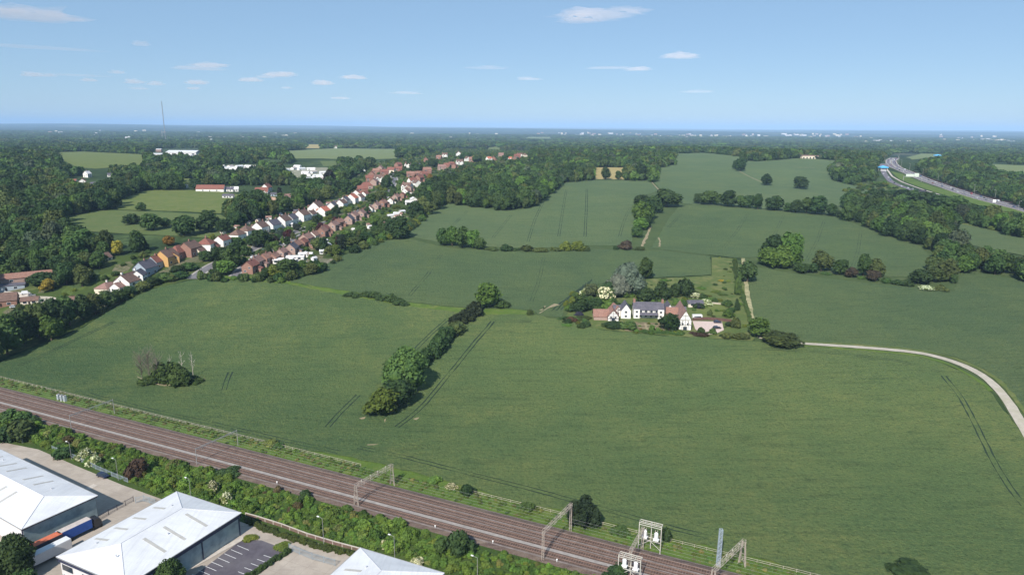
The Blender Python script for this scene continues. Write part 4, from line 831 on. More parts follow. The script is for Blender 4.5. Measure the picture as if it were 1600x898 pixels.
# town shrubs
def scat_poly(name,poly,num,rlo,rhi,hs,label,seed,tn=(DG,MG,OG,BG,YG)):
    R=np.random.default_rng(seed); us=[p[0] for p in poly]; 
    W=np.array([P(*p)[:2] for p in poly]); X_=R.uniform(W[:,0].min(),W[:,0].max(),num*8); Y_=R.uniform(W[:,1].min(),W[:,1].max(),num*8)
    k=inpoly(X_,Y_,[tuple(q) for q in W]); 
    for (a,b,c) in NOBUILD: k&=((X_-a)**2+(Y_-b)**2)>c*c
    X_=X_[k][:num]; Y_=Y_[k][:num]; r=R.uniform(rlo,rhi,len(X_)); Z_=hgt(X_,Y_)
    scatter(name,np.column_stack([X_,Y_,Z_]),np.column_stack([r,r,r*hs]),R.uniform(0,6.28,len(X_)),R.choice([0,1,2],len(X_)),bs2,label,'undergrowth',tn,tuple(1/len(tn) for _ in tn))

# ---------------- houses ----------------
NOBUILD=[]
HCACHE={}
def house_meshes(key):
    """key: (L,W,hw,hr,wall,roof,style,extras) ; ridge along X; front is -Y"""
    if key in HCACHE: return HCACHE[key]
    L,W,hw,hr,wall,roof,style,ex=key; wm,rm=MC[wall],MC[roof]; out=[]
    l,w_=L/2,W/2; e=.35; t=.18
    m=MB(); m.box(-l,l,-w_,w_,-1.0,hw,wm)
    if style=='gable':
        for s in (-1,1):
            x0,x1=(l-.25,l) if s>0 else (-l,-l+.25)
            m.add([(x0,-w_,hw),(x0,w_,hw),(x0,0,hw+hr-.06),(x1,-w_,hw),(x1,w_,hw),(x1,0,hw+hr-.06)],[(0,1,2),(5,4,3),(0,3,4,1),(1,4,5,2),(2,5,3,0)],wm)
    if 'ext' in ex: m.box(l*.1,l*.75,-w_-3.2,-w_+.01,-1,hw*.52,wm)
    if 'bay' in ex:
        for s in (-.5,.5):
            m.box(l*s-1.5,l*s+1.5,-w_-1.1,-w_+.01,-1,hw-.1,wm); m.add([(l*s-1.5,-w_-1.1,hw-.1),(l*s+1.5,-w_-1.1,hw-.1),(l*s,-w_-1.1,hw+1.5),(l*s-1.5,-w_-.8,hw-.1),(l*s+1.5,-w_-.8,hw-.1),(l*s,-w_-.8,hw+1.5)],[(0,1,2),(5,4,3),(1,4,5,2),(2,5,3,0)],wm)
    out.append(('wall',m.mesh('wall'),None))
    m=MB(); k=hr/w_; ze=hw-e*k
    if style=='gable':
        V=[(-l-e,-w_-e,ze),(l+e,-w_-e,ze),(l+e,0,hw+hr),(-l-e,0,hw+hr),(-l-e,w_+e,ze),(l+e,w_+e,ze)]; V+=[(x,y,z+t) for x,y,z in V]
        m.add(V,[(0,3,2,1),(3,4,5,2),(6,7,8,9),(9,8,11,10),(0,1,7,6),(5,4,10,11),(1,2,8,7),(2,5,11,8),(3,0,6,9),(4,3,9,10)],rm)
    else:
        r=max(.3,l-w_*.9); V=[(-l-e,-w_-e,ze),(l+e,-w_-e,ze),(l+e,w_+e,ze),(-l-e,w_+e,ze),(-r,0,hw+hr),(r,0,hw+hr)]
        m.add(V,[(0,1,5,4),(1,2,5),(2,3,4,5),(3,0,4),(3,2,1,0)],rm)
    if 'bay' in ex:
        for s in (-.5,.5):
            a=l*s; m.add([(a-1.75,-w_-1.35,hw-.3),(a,-w_-1.35,hw+1.65),(a,-w_*.3,hw+1.65),(a-1.75,-w_*.8,hw-.3),(a+1.75,-w_-1.35,hw-.3),(a+1.75,-w_*.8,hw-.3)],[(0,1,2,3),(1,4,5,2)],rm)
    if 'ext' in ex: m.add([(l*.1-.2,-w_-3.5,hw*.5),(l*.75+.2,-w_-3.5,hw*.5),(l*.75+.2,-w_,hw*.8),(l*.1-.2,-w_,hw*.8)],[(0,1,2,3)],rm)
    m.box(-l*.9,l*.9,-.12,.12,hw+hr+.02,hw+hr+.24,rm) if style=='gable' else None
    out.append(('roof',m.mesh('roof'),None))
    cm=MC['white_render' if 'wch' in ex else 'red_brick']
    cx=[l*.82,-l*.82] if 'ch2' in ex else [l*.0]
    for x in cx:
        if 'noch' in ex: break
        m=MB(); m.box(x-.45,x+.45,-.35,.35,hw+hr*.5,hw+hr+1.15,cm); m.box(x-.3,x-.05,-.12,.12,hw+hr+1.15,hw+hr+1.5,MC['terracotta_tile']); m.box(x+.1,x+.32,-.12,.12,hw+hr+1.15,hw+hr+1.5,MC['terracotta_tile'])
        out.append(('chimney',m.mesh('chimney'),'roof'))
    def win(x,y,z,ww,hh_,ax):
        m=MB(); 
        if ax=='y': s=-1 if y<0 else 1; m.box(x-ww/2-.1,x+ww/2+.1,min(y,y+s*.05),max(y,y+s*.05),z-.1,z+hh_+.1,TRIMW); m.box(x-ww/2,x+ww/2,min(y+s*.05,y+s*.08),max(y+s*.05,y+s*.08),z,z+hh_,GLASS)
        else: s=-1 if x<0 else 1; m.box(min(x,x+s*.05),max(x,x+s*.05),y-ww/2-.1,y+ww/2+.1,z-.1,z+hh_+.1,TRIMW); m.box(min(x+s*.05,x+s*.08),max(x+s*.05,x+s*.08),y-ww/2,y+ww/2,z,z+hh_,GLASS)
        out.append(('window',m.mesh('window'),None))
    yy=-w_-(1.1 if 'bay' in ex else 0)
    for x in (-l*.5,l*.5):
        win(x,yy,.9,1.9,1.3,'y')
        if hw>4: win(x,yy,3.4,1.9,1.2,'y')
        win(x,w_,.9,1.5,1.2,'y')
    win(-l,-w_*.4,.9 if hw<4 else 3.3,1.2,1.1,'x'); win(-l,w_*.4,.9,1.3,1.2,'x')
    m=MB(); m.box(-.5,.5,-w_-.08,-w_,0,2.05,MC['dark_timber']); out.append(('door',m.mesh('door'),None))
    if 'solar' in ex:
        m=MB()
        for x in (-l*.5,l*.45):
            V=[(x-1.5,-w_*.85,hw+hr*.15+.3),(x+1.5,-w_*.85,hw+hr*.15+.3),(x+1.5,-w_*.2,hw+hr*.8+.3),(x-1.5,-w_*.2,hw+hr*.8+.3)]; m.add(V,[(0,1,2,3)],SOLAR)
        out.append(('solar_panel',m.mesh('solar_panel'),'roof'))
    HCACHE[key]=out; return out
def put_house(x,y,rot,key,label,group=None,scale=1,cat='house',name='house',z=None,maxp=99):
    z=float(hgt(x,y)) if z is None else z; r=empty(name,(x,y,z),rot,(scale,)*3 if scale!=1 else None); tag(r,label,cat,group); NOBUILD.append((x,y,max(key[0],key[1])*.62*scale))
    rf=None; n=0
    for nm,me,par in house_meshes(key):
        n+=1
        if n>maxp: break
        o=obj(nm,me,rf if par=='roof' else r)
        if nm=='roof': rf=o
    return r
WG=(11,8.5,5.3,3.6,'white_render','brown_tile','gable','bay,ch2'); WGS=(11,8.5,5.3,3.6,'white_render','slate','gable','bay,ch2')
WH=(10,9,5.2,3.6,'white_render','brown_tile','hip','ch'); WR=(10,9,5.2,3.6,'white_render','bright_red_tile','gable','bay'); WRD=(10,9,5.2,3.4,'white_render','red_tile','hip','ch')
BT=(11,8,5.0,3.2,'red_brick','terracotta_tile','gable','ext'); BP=(11,8,5.0,3.2,'pink_brick','pinkish_tile','gable','ext,ch2'); BR_=(11,8,5.0,3.2,'red_brick','red_tile','gable','ext')
BUN=(12,9,2.7,3.0,'cream_render','pinkish_tile','hip','ch,wch'); BUG=(12,9,2.8,3.6,'white_render','brown_tile','gable','ch2,wch'); YB_=(11,9,5.0,3.8,'yellow_brick','brown_tile','gable','bay'); RB_=(11,9,5.2,3.6,'red_brick','brown_tile','gable','bay')
SLB=(11,8.5,4.6,3.8,'bluish_render','slate','gable','ch'); LOWB=(9,5,2.4,1.5,'white_render','slate','gable','noch'); PSM=(8,6,2.4,1.6,'white_trim','pale_cladding','gable','noch')
sa=P(330,418); sb=P(505,345); SANG=math.atan2(sb[1]-sa[1],sb[0]-sa[0])
G1='houses along the upper side of the village street'; G2='houses of the brick row on the lower side of the village street'; G3='houses of the far village'
rowA=[(168,458,BUN,'cream-walled brown-roofed bungalow, lowest house of the upper street row',0,1),(203,449,BUG,'white-walled bungalow with white chimneys beside the cream bungalow',0,1.25),(228,432,SLB,'slate-roofed house with a bluish gable behind the white-chimneyed bungalow',0,1.1),(245,421,(10,8,4.6,3.8,'bluish_render','red_tile','gable','ch'),'dark red-roofed house squeezed between the slate house and yellow gable',0,1),
 (262,415,YB_,'yellow-brick gabled house in the upper street row',0,1.15),(279,405,(11,8,4.4,3.8,'red_brick','red_tile','hip','noch'),'dark red hipped-roof house between the yellow and the pink brick gables',0,1.1),(298,401,RB_,'pinkish brick gabled house with a brown roof in the upper row',0,1.15),(324,394,WRD,'white two-storey house with a dark red hipped roof near the street bend',.2,1.15),
 (349,385,(11,8,4.6,3.2,'white_render','red_tile','gable','ch'),'',0,1),(368,377,(11,8,4.6,3.2,'white_render','brown_tile','hip','ch'),'',0,1),(386,370,WH,'',0,1),(404,366,WG,'',0,1.05),(424,362,WGS,'',0,1.05),(441,356,WG,'',0,1.1),(456,351,WGS,'',0,1.05),(471,346,WG,'',0,1.1),(486,342,WG,'',0,1),(499,336,(11,9,5.6,4.2,'white_render','brown_tile','gable','bay'),'large white-gabled house standing tallest in the upper street row',0,1.25),(511,338,WR,'',0,1),(524,330,WGS,'',0,1),(534,326,WG,'',0,1),(543,321,WGS,'',0,1),(553,318,WR,'house with the brightest red roof in the upper street row',0,1.15),(564,315,WG,'',0,.95),(573,309,(11,8,5,3,'white_render','red_tile','gable','ch'),'',0,1)]
for i,(u,v,key,l,da,s) in enumerate(rowA):
    x,y,z=P(u,v)
    if i>8: da+=rnd.uniform(-.16,.16); x+=rnd.uniform(-2,2); y+=rnd.uniform(-2.5,2.5); s*=rnd.uniform(.88,1.08)
    put_house(x-2,y+4,SANG+da+math.pi,key,l or '%s house from the near end of the upper street row, white walls'%ordn(i),G1,s)
rowB=[(388,427,BR_),(402,420,BP),(416,414,BT),(426,410,BT),(438,403,BP),(449,398,BP),(459,392,BT),(469,387,BR_),(480,382,BP),(491,377,BP),(501,371,BT),(510,366,BR_),(521,361,BP),(531,355,BT),(541,350,BP),(551,345,BP),(561,341,BP),(570,336,BR_),(580,332,BP),(589,328,BP),(598,324,BT),(607,319,BP),(616,314,BP),(625,310,BR_),(633,304,BP),(640,299,BP)]
for i,(u,v,key) in enumerate(rowB):
    x,y,z=P(u,v)
    if i in (5,9,14,18,21,24): key=[(10,8,4.8,3.4,'white_render','terracotta_tile','gable','ext'),(10,8.5,4.8,3.4,'cream_render','pinkish_tile','hip','ch'),(11,8,4.6,3.6,'pink_brick','slate','gable','ext')][i%3]
    put_house(x+rnd.uniform(-2.2,2.2),y+3+rnd.uniform(-2,2),SANG+rnd.uniform(-.12,.2),key,'%s house from the near end of the lower brick street row'%ordn(i),G2,rnd.uniform(.78,1.0))
rowC=[(557,308,(13,9,4.8,3.6,'white_render','red_tile','gable','bay')),(566,302,BR_),(572,296,(13,8,4.6,3.4,'pink_brick','red_tile','hip','ch')),(584,290,BP),(578,284,BR_),(592,285,WG),(580,277,BR_),(588,272,BT),(600,274,BR_),(594,267,BP),(611,271,(10,8,5,3.2,'cream_render','red_tile','gable','ch')),(623,268,BR_),(622,262,BR_),(638,262,WG),(641,277,BT),(651,292,WG),(644,288,(12,9,5,4,'white_render','red_tile','gable','bay')),(636,298,WG),(655,284,BR_),(663,277,BR_),(653,276,BT),(646,316,(8,6,3,1.5,'white_render','pale_cladding','gable','noch')),(640,320,PSM),(661,317,(9,6,2.6,1.8,'pink_brick','terracotta_tile','gable','noch')),(566,271,(9,7,4.6,3,'white_render','pale_cladding','gable','noch')),(652,264,(8,7,5,3.2,'white_render','slate','gable','ch')),(667,271,BT),
 (665,253,BR_),(686,249,BT),(695,246,WG),(716,244,WG),(698,262,BR_),(705,260,BR_),(710,263,BR_),(690,266,BP),(718,258,WG),(730,252,WG),(738,253,BT),(764,252,WR),(771,251,BR_),(783,245,BP),(796,252,WR),(804,253,BT),(808,248,BR_),(812,246,WG),(820,245,(10,8,4.5,3,'cream_render','brown_tile','hip','ch')),(838,257,BT),(848,256,BP),(703,227,(16,8,4,3,'pink_brick','terracotta_tile','gable','noch')),(686,232,(18,8,3,2.4,'cream_render','pale_cladding','gable','noch')),(712,228,(16,8,4,3,'pink_brick','terracotta_tile','gable','noch')),(530,231,(12,8,5,3,'white_render','red_tile','gable','ch')),(525,232,WG),(540,230,BR_)]
for i,(u,v,key) in enumerate(rowC):
    x,y,z=P(u,v); put_house(x,y+3,rnd.uniform(-.6,.6)+(math.pi/2 if i%3==0 else .2),key,'%s house of the distant upper village, counted from its near left end'%ordn(i) if i<49 else ['far brick house beside the green field beyond the village','white far house beside the pale meadow','far brick house just right of the white one at the meadow','pink brick long house standing beyond the village trees','far red-roofed house at the edge of the pale meadow'][i%5],G3,rnd.uniform(1.0,1.25),maxp=7)
# pasture-side and left buildings
def long_house(u,v,L,W,hw,hr,wall,roof,rot,label,cat='building',ex='noch',name='farm_building',dy=0,style='gable'):
    x,y,z=P(u,v); return put_house(x,y+dy,rot,(L,W,hw,hr,wall,roof,style,ex),label,None,1,cat,name)
long_house(330,299,34,9,3.4,4.6,'white_render','red_tile',.05,'long white barn with a dark red roof above the upper pasture')
long_house(358,299,12,8,3,2.6,'white_render','slate',.05,'low dark-roofed stable right of the long red-roofed barn'); long_house(367,299,9,7,3.2,2.6,'white_render','pale_cladding',.3,'small white shed with a pale roof beside the stables')
long_house(357,309,12,7,2.8,1.6,'pale_cladding','slate',.1,'pale field shelter with a grey roof on the upper pasture edge')
long_house(410,306,15,10,5.4,4.6,'white_render','red_tile',.1,'large white-walled brown-roofed house above the building site','house','bay',name='house'); long_house(417,299,13,9,5.4,4.2,'white_render','red_tile',1.5,'rear wing house of the large one at the building site','house','ch',name='house')
long_house(427,306,11,6,2.6,1.2,'bluish_render','slate',.1,'flat grey shed beside the building site house'); long_house(450,312,16,9,3.6,3.0,'white_render','pinkish_tile',.7,'pale-roofed bungalow right of the building site','house',name='house')
sheet('building_site_ground',[(368,309),(398,305),(432,309),(438,318),(415,330),(396,332),(400,322),(372,318)],simple('bare_clay',(.46,.29,.20),.95,.15,.3),.4,8)
x,y,z=P(412,318); m=MB(); m.box(-12,10,-.3,.3,-.5,1.6,MC['dark_timber']); o=m.build('site_fence',None,(x,y,z),.25); tag(o,'dark boarded fence across the orange clay building site','fence')
long_house(113,287,12,9,3,3.2,'white_render','red_tile',.2,'white-walled house with brown roof half buried in the left wood','house',name='house'); long_house(137,277,8,8,5.5,3.8,'white_render','pale_cladding',1.4,'white gable peeking from the left wood, tallest there','house',name='house',ex='ch'); long_house(150,290,12,8,2.6,2,'white_render','slate',.1,'low pale bungalow right of the white gable in the left wood','house',name='house'); long_house(174,276,9,7,3,2.4,'white_render','slate',.3,'small white cottage at the right end of the left wood houses','house',name='house')
long_house(267,293,14,6,2.4,1.4,'cream_render','pale_cladding',.1,'long pale shed under the broad tree above the pasture'); long_house(288,293,8,6,2.4,1.4,'white_render','pale_cladding',.1,'small white shed left of the pasture barn')
long_house(161,408,9,8,2.8,3.0,'cream_render','brown_tile',1.2,'small cream-gabled garage behind the gardens','garage',name='garage')
long_house(40,438,30,10,3,2.6,'pink_brick','terracotta_tile',.62,'long orange-roofed workshop at the left edge','workshop',name='workshop'); long_house(12,452,20,8,3,.8,'bluish_render','slate',.45,'low flat grey garage block with dark doors at the left edge','garage',name='garage')
long_house(4,476,16,11,3.4,3.8,'red_brick','brown_tile',.5,'brown-roofed house cut by the left picture edge','house',name='house'); long_house(48,474,9,6,2.4,1.8,'cream_render','brown_tile',.4,'small brown-roofed outbuilding beside the pale yard','outbuilding',name='outbuilding')
x,y,z=P(113,481); put_house(x,y+2,.15,(13,8,2.8,3.4,'white_render','brown_tile','gable','noch,solar'),'brown-roofed garden house carrying two dark solar panels')
sheet('yard_ground',[(55,463),(80,464),(98,468),(96,476),(75,478),(58,474)],GRAVEL,.3,5); sheet('yard_ground',[(0,455),(30,457),(56,462),(50,470),(20,462),(0,460)],CONC2,.3,5)
for i,(u,v,l,w_) in enumerate(((444,408,16,7),(436,409,9,5),(462,404,15,5),(478,399,12,5),(452,352,8,5))): long_house(u,v+2,l*.8,w_,2.5,.7,'white_render','pale_cladding',SANG-1.3,'%s pale garden shed from the left behind the brick terrace'%ordn(i),'shed',name='garden_shed')
for i in range(34):
    f=i/34; u=rnd.uniform(-1,1)
    a=P(440+190*f,412-82*f-30*f*(1-f)); x=a[0]+rnd.uniform(4,22); y=a[1]+rnd.uniform(-10,14); k=rnd.choice([(3.5,2.6,2,.8,'white_trim','pale_cladding','gable','noch'),(5,3,2.2,1,'cream_render','pinkish_tile','gable','noch'),(4,3,2.1,.9,'red_brick','dusty_roof','gable','noch'),(6,3.4,2.3,1.0,'pale_cladding','white_roof_sheet','gable','noch')])
    if inpoly([x],[y],[P(*q)[:2] for q in TOWN])[0]: put_house(x,y,rnd.uniform(0,3),k,'%s small back-garden shed from the near end behind the brick row'%ordn(i),'sheds in the back gardens of the brick row',1,'shed','garden_shed',maxp=3)
for i in range(22):
    f=(i+.5)/22; a=P(395+190*f,368-62*f); x=a[0]-rnd.uniform(14,34); y=a[1]+rnd.uniform(-8,10); k=rnd.choice([(5,3,2.2,1,'white_render','pinkish_tile','gable','noch'),(4,3,2.1,.9,'cream_render','slate','gable','noch'),(3.5,2.6,2,.8,'white_trim','pale_cladding','gable','noch')])
    put_house(x,y,rnd.uniform(0,3),k,'%s small outbuilding from the near end behind the upper street row'%ordn(i),'outbuildings behind the upper street row',1,'shed','garden_shed',maxp=3)
for i in range(16):
    f=(i+.5)/16; a=P(340+250*f,424-108*f); x=a[0]+rnd.uniform(-7,7); y=a[1]+rnd.uniform(-3,3)
    bush(x,y,rnd.uniform(3,6),rnd.uniform(3,6),[DG,MG,BG,OG][i%4],'%s street-side bush from the near end of the village street'%ordn(i),'bushes along the village street')
nst=0
for i in range(60):
    f=(i+.5)/60; q=i%3
    a=P([345,400,405][q]+[245,220,230][q]*f,[412,436,404][q]-[102,100,96][q]*f); x=a[0]+rnd.uniform(-6,6)+(10 if q==1 else 0); y=a[1]+rnd.uniform(-5,5)
    if min((x-b[0])**2+(y-b[1])**2 for b in NOBUILD)<30 or nst>43: continue
    nst+=1; tree(x,y,rnd.uniform(4,8),rnd.uniform(4.5,9),rnd.choice([DG,DG,MG,OG,BG,CU,BLU]),'%s small tree from the near end between the village house rows'%ordn(i),'oak','small trees between the village house rows')
for i,(u,v,k,l) in enumerate(((185,456,(9,7,3.0,2.6,'white_render','pinkish_tile','gable','ch,wch'),'small white cottage between the cream bungalow and white-chimneyed one'),(216,441,(8,7,4.6,3,'white_render','slate','gable','noch'),'white rear wing beside the slate-roofed house'),(270,411,(7,7,4.2,3,'yellow_brick','red_tile','gable','noch'),'small yellow-brick annexe with a dark red roof'),(310,399,(7,6,3,2.4,'cream_render','brown_tile','gable','noch'),'cream garage between the pink brick and red hipped house'),(336,391,(6,5,2.8,2.2,'terracotta_tile','red_tile','gable','noch'),'orange-brick annexe of the white house near the bend'),(128,288,(10,8,4.5,3,'white_render','red_tile','gable','ch'),'second brown-roofed white house in the left wood'),(96,289,(9,7,4,3,'cream_render','brown_tile','gable','ch'),'cream house at the left end of the left wood houses'))):
    x,y,z=P(u,v); put_house(x,y+2,SANG+.3*(i%3),k,l)
# caravans and white homes on the left clearing
cp_=[(346+i*7,262+(i%2)*3) for i in range(9)]+[(443,272),(447,268),(459,265),(465,262),(471,266),(478,272),(483,275),(490,271),(496,277),(502,279),(506,272),(486,266),(493,281),(501,283),(480,282),(474,282),(488,283),(508,281),(420,264),(430,262),(415,268)]
sheet('caravan_park_ground',[(440,262),(512,262),(512,286),(470,286),(440,274)],simple('park_gravel',(.25,.24,.18),.95,.2,.2,c2=(.08,.11,.04),s2=.08),.3,14)
sheet('caravan_park_ground',[(342,258),(405,258),(405,268),(342,268)],MC['park_gravel'],.3,14)
for i,(u,v) in enumerate(sorted(cp_)):
    x,y,z=P(u,v); put_house(x,y,rnd.uniform(-.4,.4)+(i%3)*.7,(14,6,3.0,1.6,'white_trim',['pale_cladding','white_roof_sheet','dusty_roof'][i%3],'gable','noch'),'%s white park home from the left in the tree-screened caravan park'%ordn(i),'park homes of the caravan park',1,'mobile home','mobile_home',maxp=4)
# industrial sheds far left
def box_building(u,v,L,W,H,wall,roof,rot,label,cat='warehouse',name='industrial_building',par=.5):
    x,y,z=P(u,v); r=empty(name,(x,y,z),rot); tag(r,label,cat); m=MB(); m.box(-L/2,L/2,-W/2,W/2,-1,H,wall); m.build('wall',r); m=MB(); m.box(-L/2-.4,L/2+.4,-W/2-.4,W/2+.4,H,H+par,roof); m.add([(-L/2,-W/2,H+par),(L/2,-W/2,H+par),(L/2,0,H+par+W*.1),(-L/2,0,H+par+W*.1),(L/2,W/2,H+par),(-L/2,W/2,H+par)],[(0,1,2,3),(3,2,4,5)],roof); m.build('roof',r)
    m=MB()
    for i in range(5): m.box(-L/2+L*(i+.3)/5,-L/2+L*(i+.7)/5,-W/2-.1,-W/2,0,H*.6,GLASS)
    m.build('window_band',r); NOBUILD.append((x,y,L*.6)); return r
box_building(288,242,75,40,7,CLADW,SHEET,.05,'largest white industrial shed beyond the left woods'); box_building(242,244,40,18,5,CLADW,SHEET,.1,'low white industrial unit left of the largest shed'); box_building(272,246,60,10,4,MC['white_render'],MC['pale_cladding'],.05,'thin white building in front of the largest industrial shed'); box_building(307,247,24,14,5,CLADW,SHEET,.2,'small white building at the right end of the industrial estate'); box_building(249,238,14,14,8,MC['pink_brick'],MC['pale_cladding'],.2,'pinkish block behind the low white industrial unit','building')
# far scattered buildings
FB=[(147,212,30,'W'),(200,215,50,'W'),(168,219,60,'C'),(118,214,40,'G'),(35,220,120,'C'),(20,213,60,'G'),(330,219,20,'W'),(445,212,90,'C'),(430,209,60,'W'),(490,221,18,'W'),(545,222,60,'C'),(560,225,20,'W'),(650,214,40,'G'),(95,207,60,'W'),(310,207,60,'W'),
 (880,211,120,'W'),(905,211,160,'W'),(925,212,80,'C'),(955,208,100,'W'),(998,211,50,'P'),(1018,212,60,'W'),(1030,213,90,'W'),(1042,213,80,'P'),(1060,212,70,'C'),(1085,212,60,'W'),(1110,213,70,'W'),(1140,213,60,'C'),(1166,211,24,'W'),(1172,213,60,'W'),
 (1232,211,150,'W'),(1245,210,90,'W'),(1256,211,120,'W'),(1284,222,60,'P'),(1290,225,40,'W'),(1300,225,70,'C'),(1350,222,90,'C'),(1372,220,160,'W'),(1388,221,120,'W'),(1420,221,50,'C'),(1470,210,50,'W'),(1503,217,24,'W'),(1540,218,160,'W'),(1572,221,120,'W'),(1582,222,60,'W'),(1560,219,200,'C'),(1450,226,120,'C'),
 (943,221,12,'W'),(1000,223,25,'C'),(1050,222,20,'P'),(1130,225,30,'C'),(1263,246,30,'C'),(1228,242,14,'W'),(1362,244,18,'W')]
for i,(u,v,L,c) in enumerate(sorted(FB)):
    x,y,z=P(u,v+1.5); d=math.hypot(x,y); H=max(5,min(15,1.5*d/F)); wall={'W':CLADW,'C':MC['cream_render'],'P':MC['pink_brick'],'G':MC['bluish_render']}[c]
    r=empty('distant_building',(x,y,z+(6 if d>2500 else 0)),rnd.uniform(-.3,.3)); tag(r,'%s tiny %s building from the left along the far plain'%(ordn(i),{'W':'white','C':'cream','P':'pink','G':'grey'}[c]),'building','distant buildings scattered toward the horizon')
    m=MB(); L*=.7; m.box(-L/2,L/2,-8,8,-8,H*.8,wall); m.box(L*.1,L*.35,-6,6,-8,H*1.2,wall); m.build('wall',r); m=MB(); m.box(-L/2-.5,L/2+.5,-8.5,8.5,H*.8,H*.8+.6,SHEET if c!='P' else ROOFR); m.build('roof',r)
# far town specks
tw=MB(); Rt=random.Random(4)
for cl_,(u0,u1,v0,v1,n) in enumerate(((840,1000,208,214,26),(1000,1200,210,216,34),(1200,1330,210,216,20),(1330,1600,213,226,36),(0,260,205,214,16),(260,520,207,220,18),(520,840,209,222,14))):
    for i in range(n):
        u=Rt.uniform(u0,u1); v=Rt.uniform(v0,v1); x,y,z=P(u,v); d=math.hypot(x,y); L=Rt.uniform(6,24)*d/9000; 
        tw.box(-L,L,-8,8,0,Rt.uniform(5,12)*d/9000+8,[MC['cream_render'],MC['dusty_roof'],MC['pink_brick'],CLADW][Rt.choice([0,0,1,1,2,3])],Rt.uniform(-.5,.5),(x,y,z))
tag(tw.build('distant_town'),'pale specks of far towns strung along the horizon','town',kind='stuff')
# mast
def lattice(m,a,b,w0,w1,mat,n,r,rd=None,up=Vector((0,0,1))):
    a=Vector(a);b=Vector(b); ax=(b-a).normalized(); s=ax.cross(up); s=s.normalized() if s.length>.1 else Vector((1,0,0)); t=ax.cross(s).normalized(); rd=rd or r*.6
    def c(k,f): w_=w0+(w1-w0)*f; return a+(b-a)*f+s*(w_/2*(1 if k in (0,1) else -1))+t*(w_/2*(1 if k in (1,2) else -1))
    for k in range(4): m.bar(c(k,0),c(k,1),r,mat,4)
    for i in range(n):
        f0,f1=i/n,(i+1)/n
        for k in range(4): 
            if i%2: m.bar(c(k,f0),c((k+1)%4,f1),rd,mat,3)
            else: m.bar(c((k+1)%4,f0),c(k,f1),rd,mat,3)
            m.bar(c(k,f1),c((k+1)%4,f1),rd,mat,3)
x,y,z=P(259,222); s=F/proj(x,y,z)[2]; r=empty('radio_mast',(x,y,z)); tag(r,'tall thin lattice radio mast rising above the far left woods','mast'); H=61/s
m=MB(); lattice(m,(0,0,0),(0,0,H),2.6,2.2,GREYM,40,.45,.22); m.build('tower',r); m=MB(); m.bar((0,0,H),(0,0,H+6),.35,GREYM,5,.2); m.build('antenna',r)
x,y,z=P(254,217); s=F/proj(x,y,z)[2]; r=empty('lattice_pylon',(x,y,z)); tag(r,'short wide lattice pylon left of the tall radio mast','pylon'); m=MB(); lattice(m,(0,0,0),(0,0,14/s),9,2.5,GREYM,8,.5,.3); m.build('tower',r)
# ---------------- vehicles ----------------
VC={}
def car_parts(paint,van=False):
    k=(paint.name,van)
    if k in VC: return VC[k]
    out=[]; m=MB(); L=2.15 if not van else 2.6; W=.88; zc=.95 if not van else 1.1
    pr=[(-L,.35),(-L,.8),(-L*.78,zc),(L*.42,zc),(L*.93,.78),(L,.6),(L,.35)]; n=len(pr)
    V=[(x,-W,z) for x,z in pr]+[(x,W,z) for x,z in pr]; m.add(V,[tuple(range(n)),tuple(range(2*n-1,n-1,-1))]+[(i,n+i,n+(i+1)%n,(i+1)%n) for i in range(n)],paint)
    zt=1.45 if not van else 2.0; ca=[(-L*.86,zc),(-L*.72,zt),(L*.12 if not van else L*.45,zt),(L*.5 if not van else L*.7,zc)]
    w2=W*.82 if not van else W*.95
    m.add([(ca[1][0],-w2,zt+.02),(ca[2][0],-w2,zt+.02),(ca[2][0],w2,zt+.02),(ca[1][0],w2,zt+.02),(ca[1][0],-w2,zt-.06),(ca[2][0],-w2,zt-.06),(ca[2][0],w2,zt-.06),(ca[1][0],w2,zt-.06)],[(0,1,2,3),(4,5,1,0),(6,7,3,2),(5,6,2,1),(7,4,0,3)],paint)
    out.append(('body',m.mesh('body'),(0,0,0))); m=MB(); g=GLASS if not van else paint
    V=[(x,-(W if z==zc else w2),z) for x,z in ca]+[(x,(W if z==zc else w2),z) for x,z in ca]; m.add(V,[(0,1,2,3),(7,6,5,4),(0,4,5,1),(2,6,7,3)],g)
    if van: m.add([(V[2][0]+.02,-w2*.9,zt-.08),(V[2][0]+.02,w2*.9,zt-.08),(V[3][0]+.02,w2*.9,zc+.05),(V[3][0]+.02,-w2*.9,zc+.05)],[(0,3,2,1)],GLASS)
    out.append(('cabin',m.mesh('cabin'),(0,0,0)))
    m=MB(); m.bar((0,-.11,0),(0,.11,0),.33,RUBBER,12); m.bar((0,-.13,0),(0,.13,0),.18,GREYM,8); wh=m.mesh('wheel')
    for sx in (-.62,.62):
        for sy in (-.8,.8): out.append(('wheel',wh,(L*sx,sy,.33)))
    VC[k]=out; return out
def car(x,y,rot,paint,label,group=None,van=False,z=None,cat=None,simple_=False):
    z=float(hgt(x,y)) if z is None else z; r=empty('van' if van else 'car',(x,y,z),rot); tag(r,label,cat or ('van' if van else 'car'),group)
    for nm,me,l in car_parts(paint,van)[:2 if simple_ else 9]: obj(nm,me,r,l)
    return r
p=P(161,745); car(p[0],p[1],math.atan2(-.4,.915),CARN,'dark navy car parked on the service road below the bank',z=.09)
p=P(1121,505); car(p[0],p[1],-.1,CARN,'dark car in the upper place of the farm parking area',z=p[2]+.3); p=P(1120,514); car(p[0],p[1],.1,CARK,'black car in the lower place of the farm parking area',z=p[2]+.3)
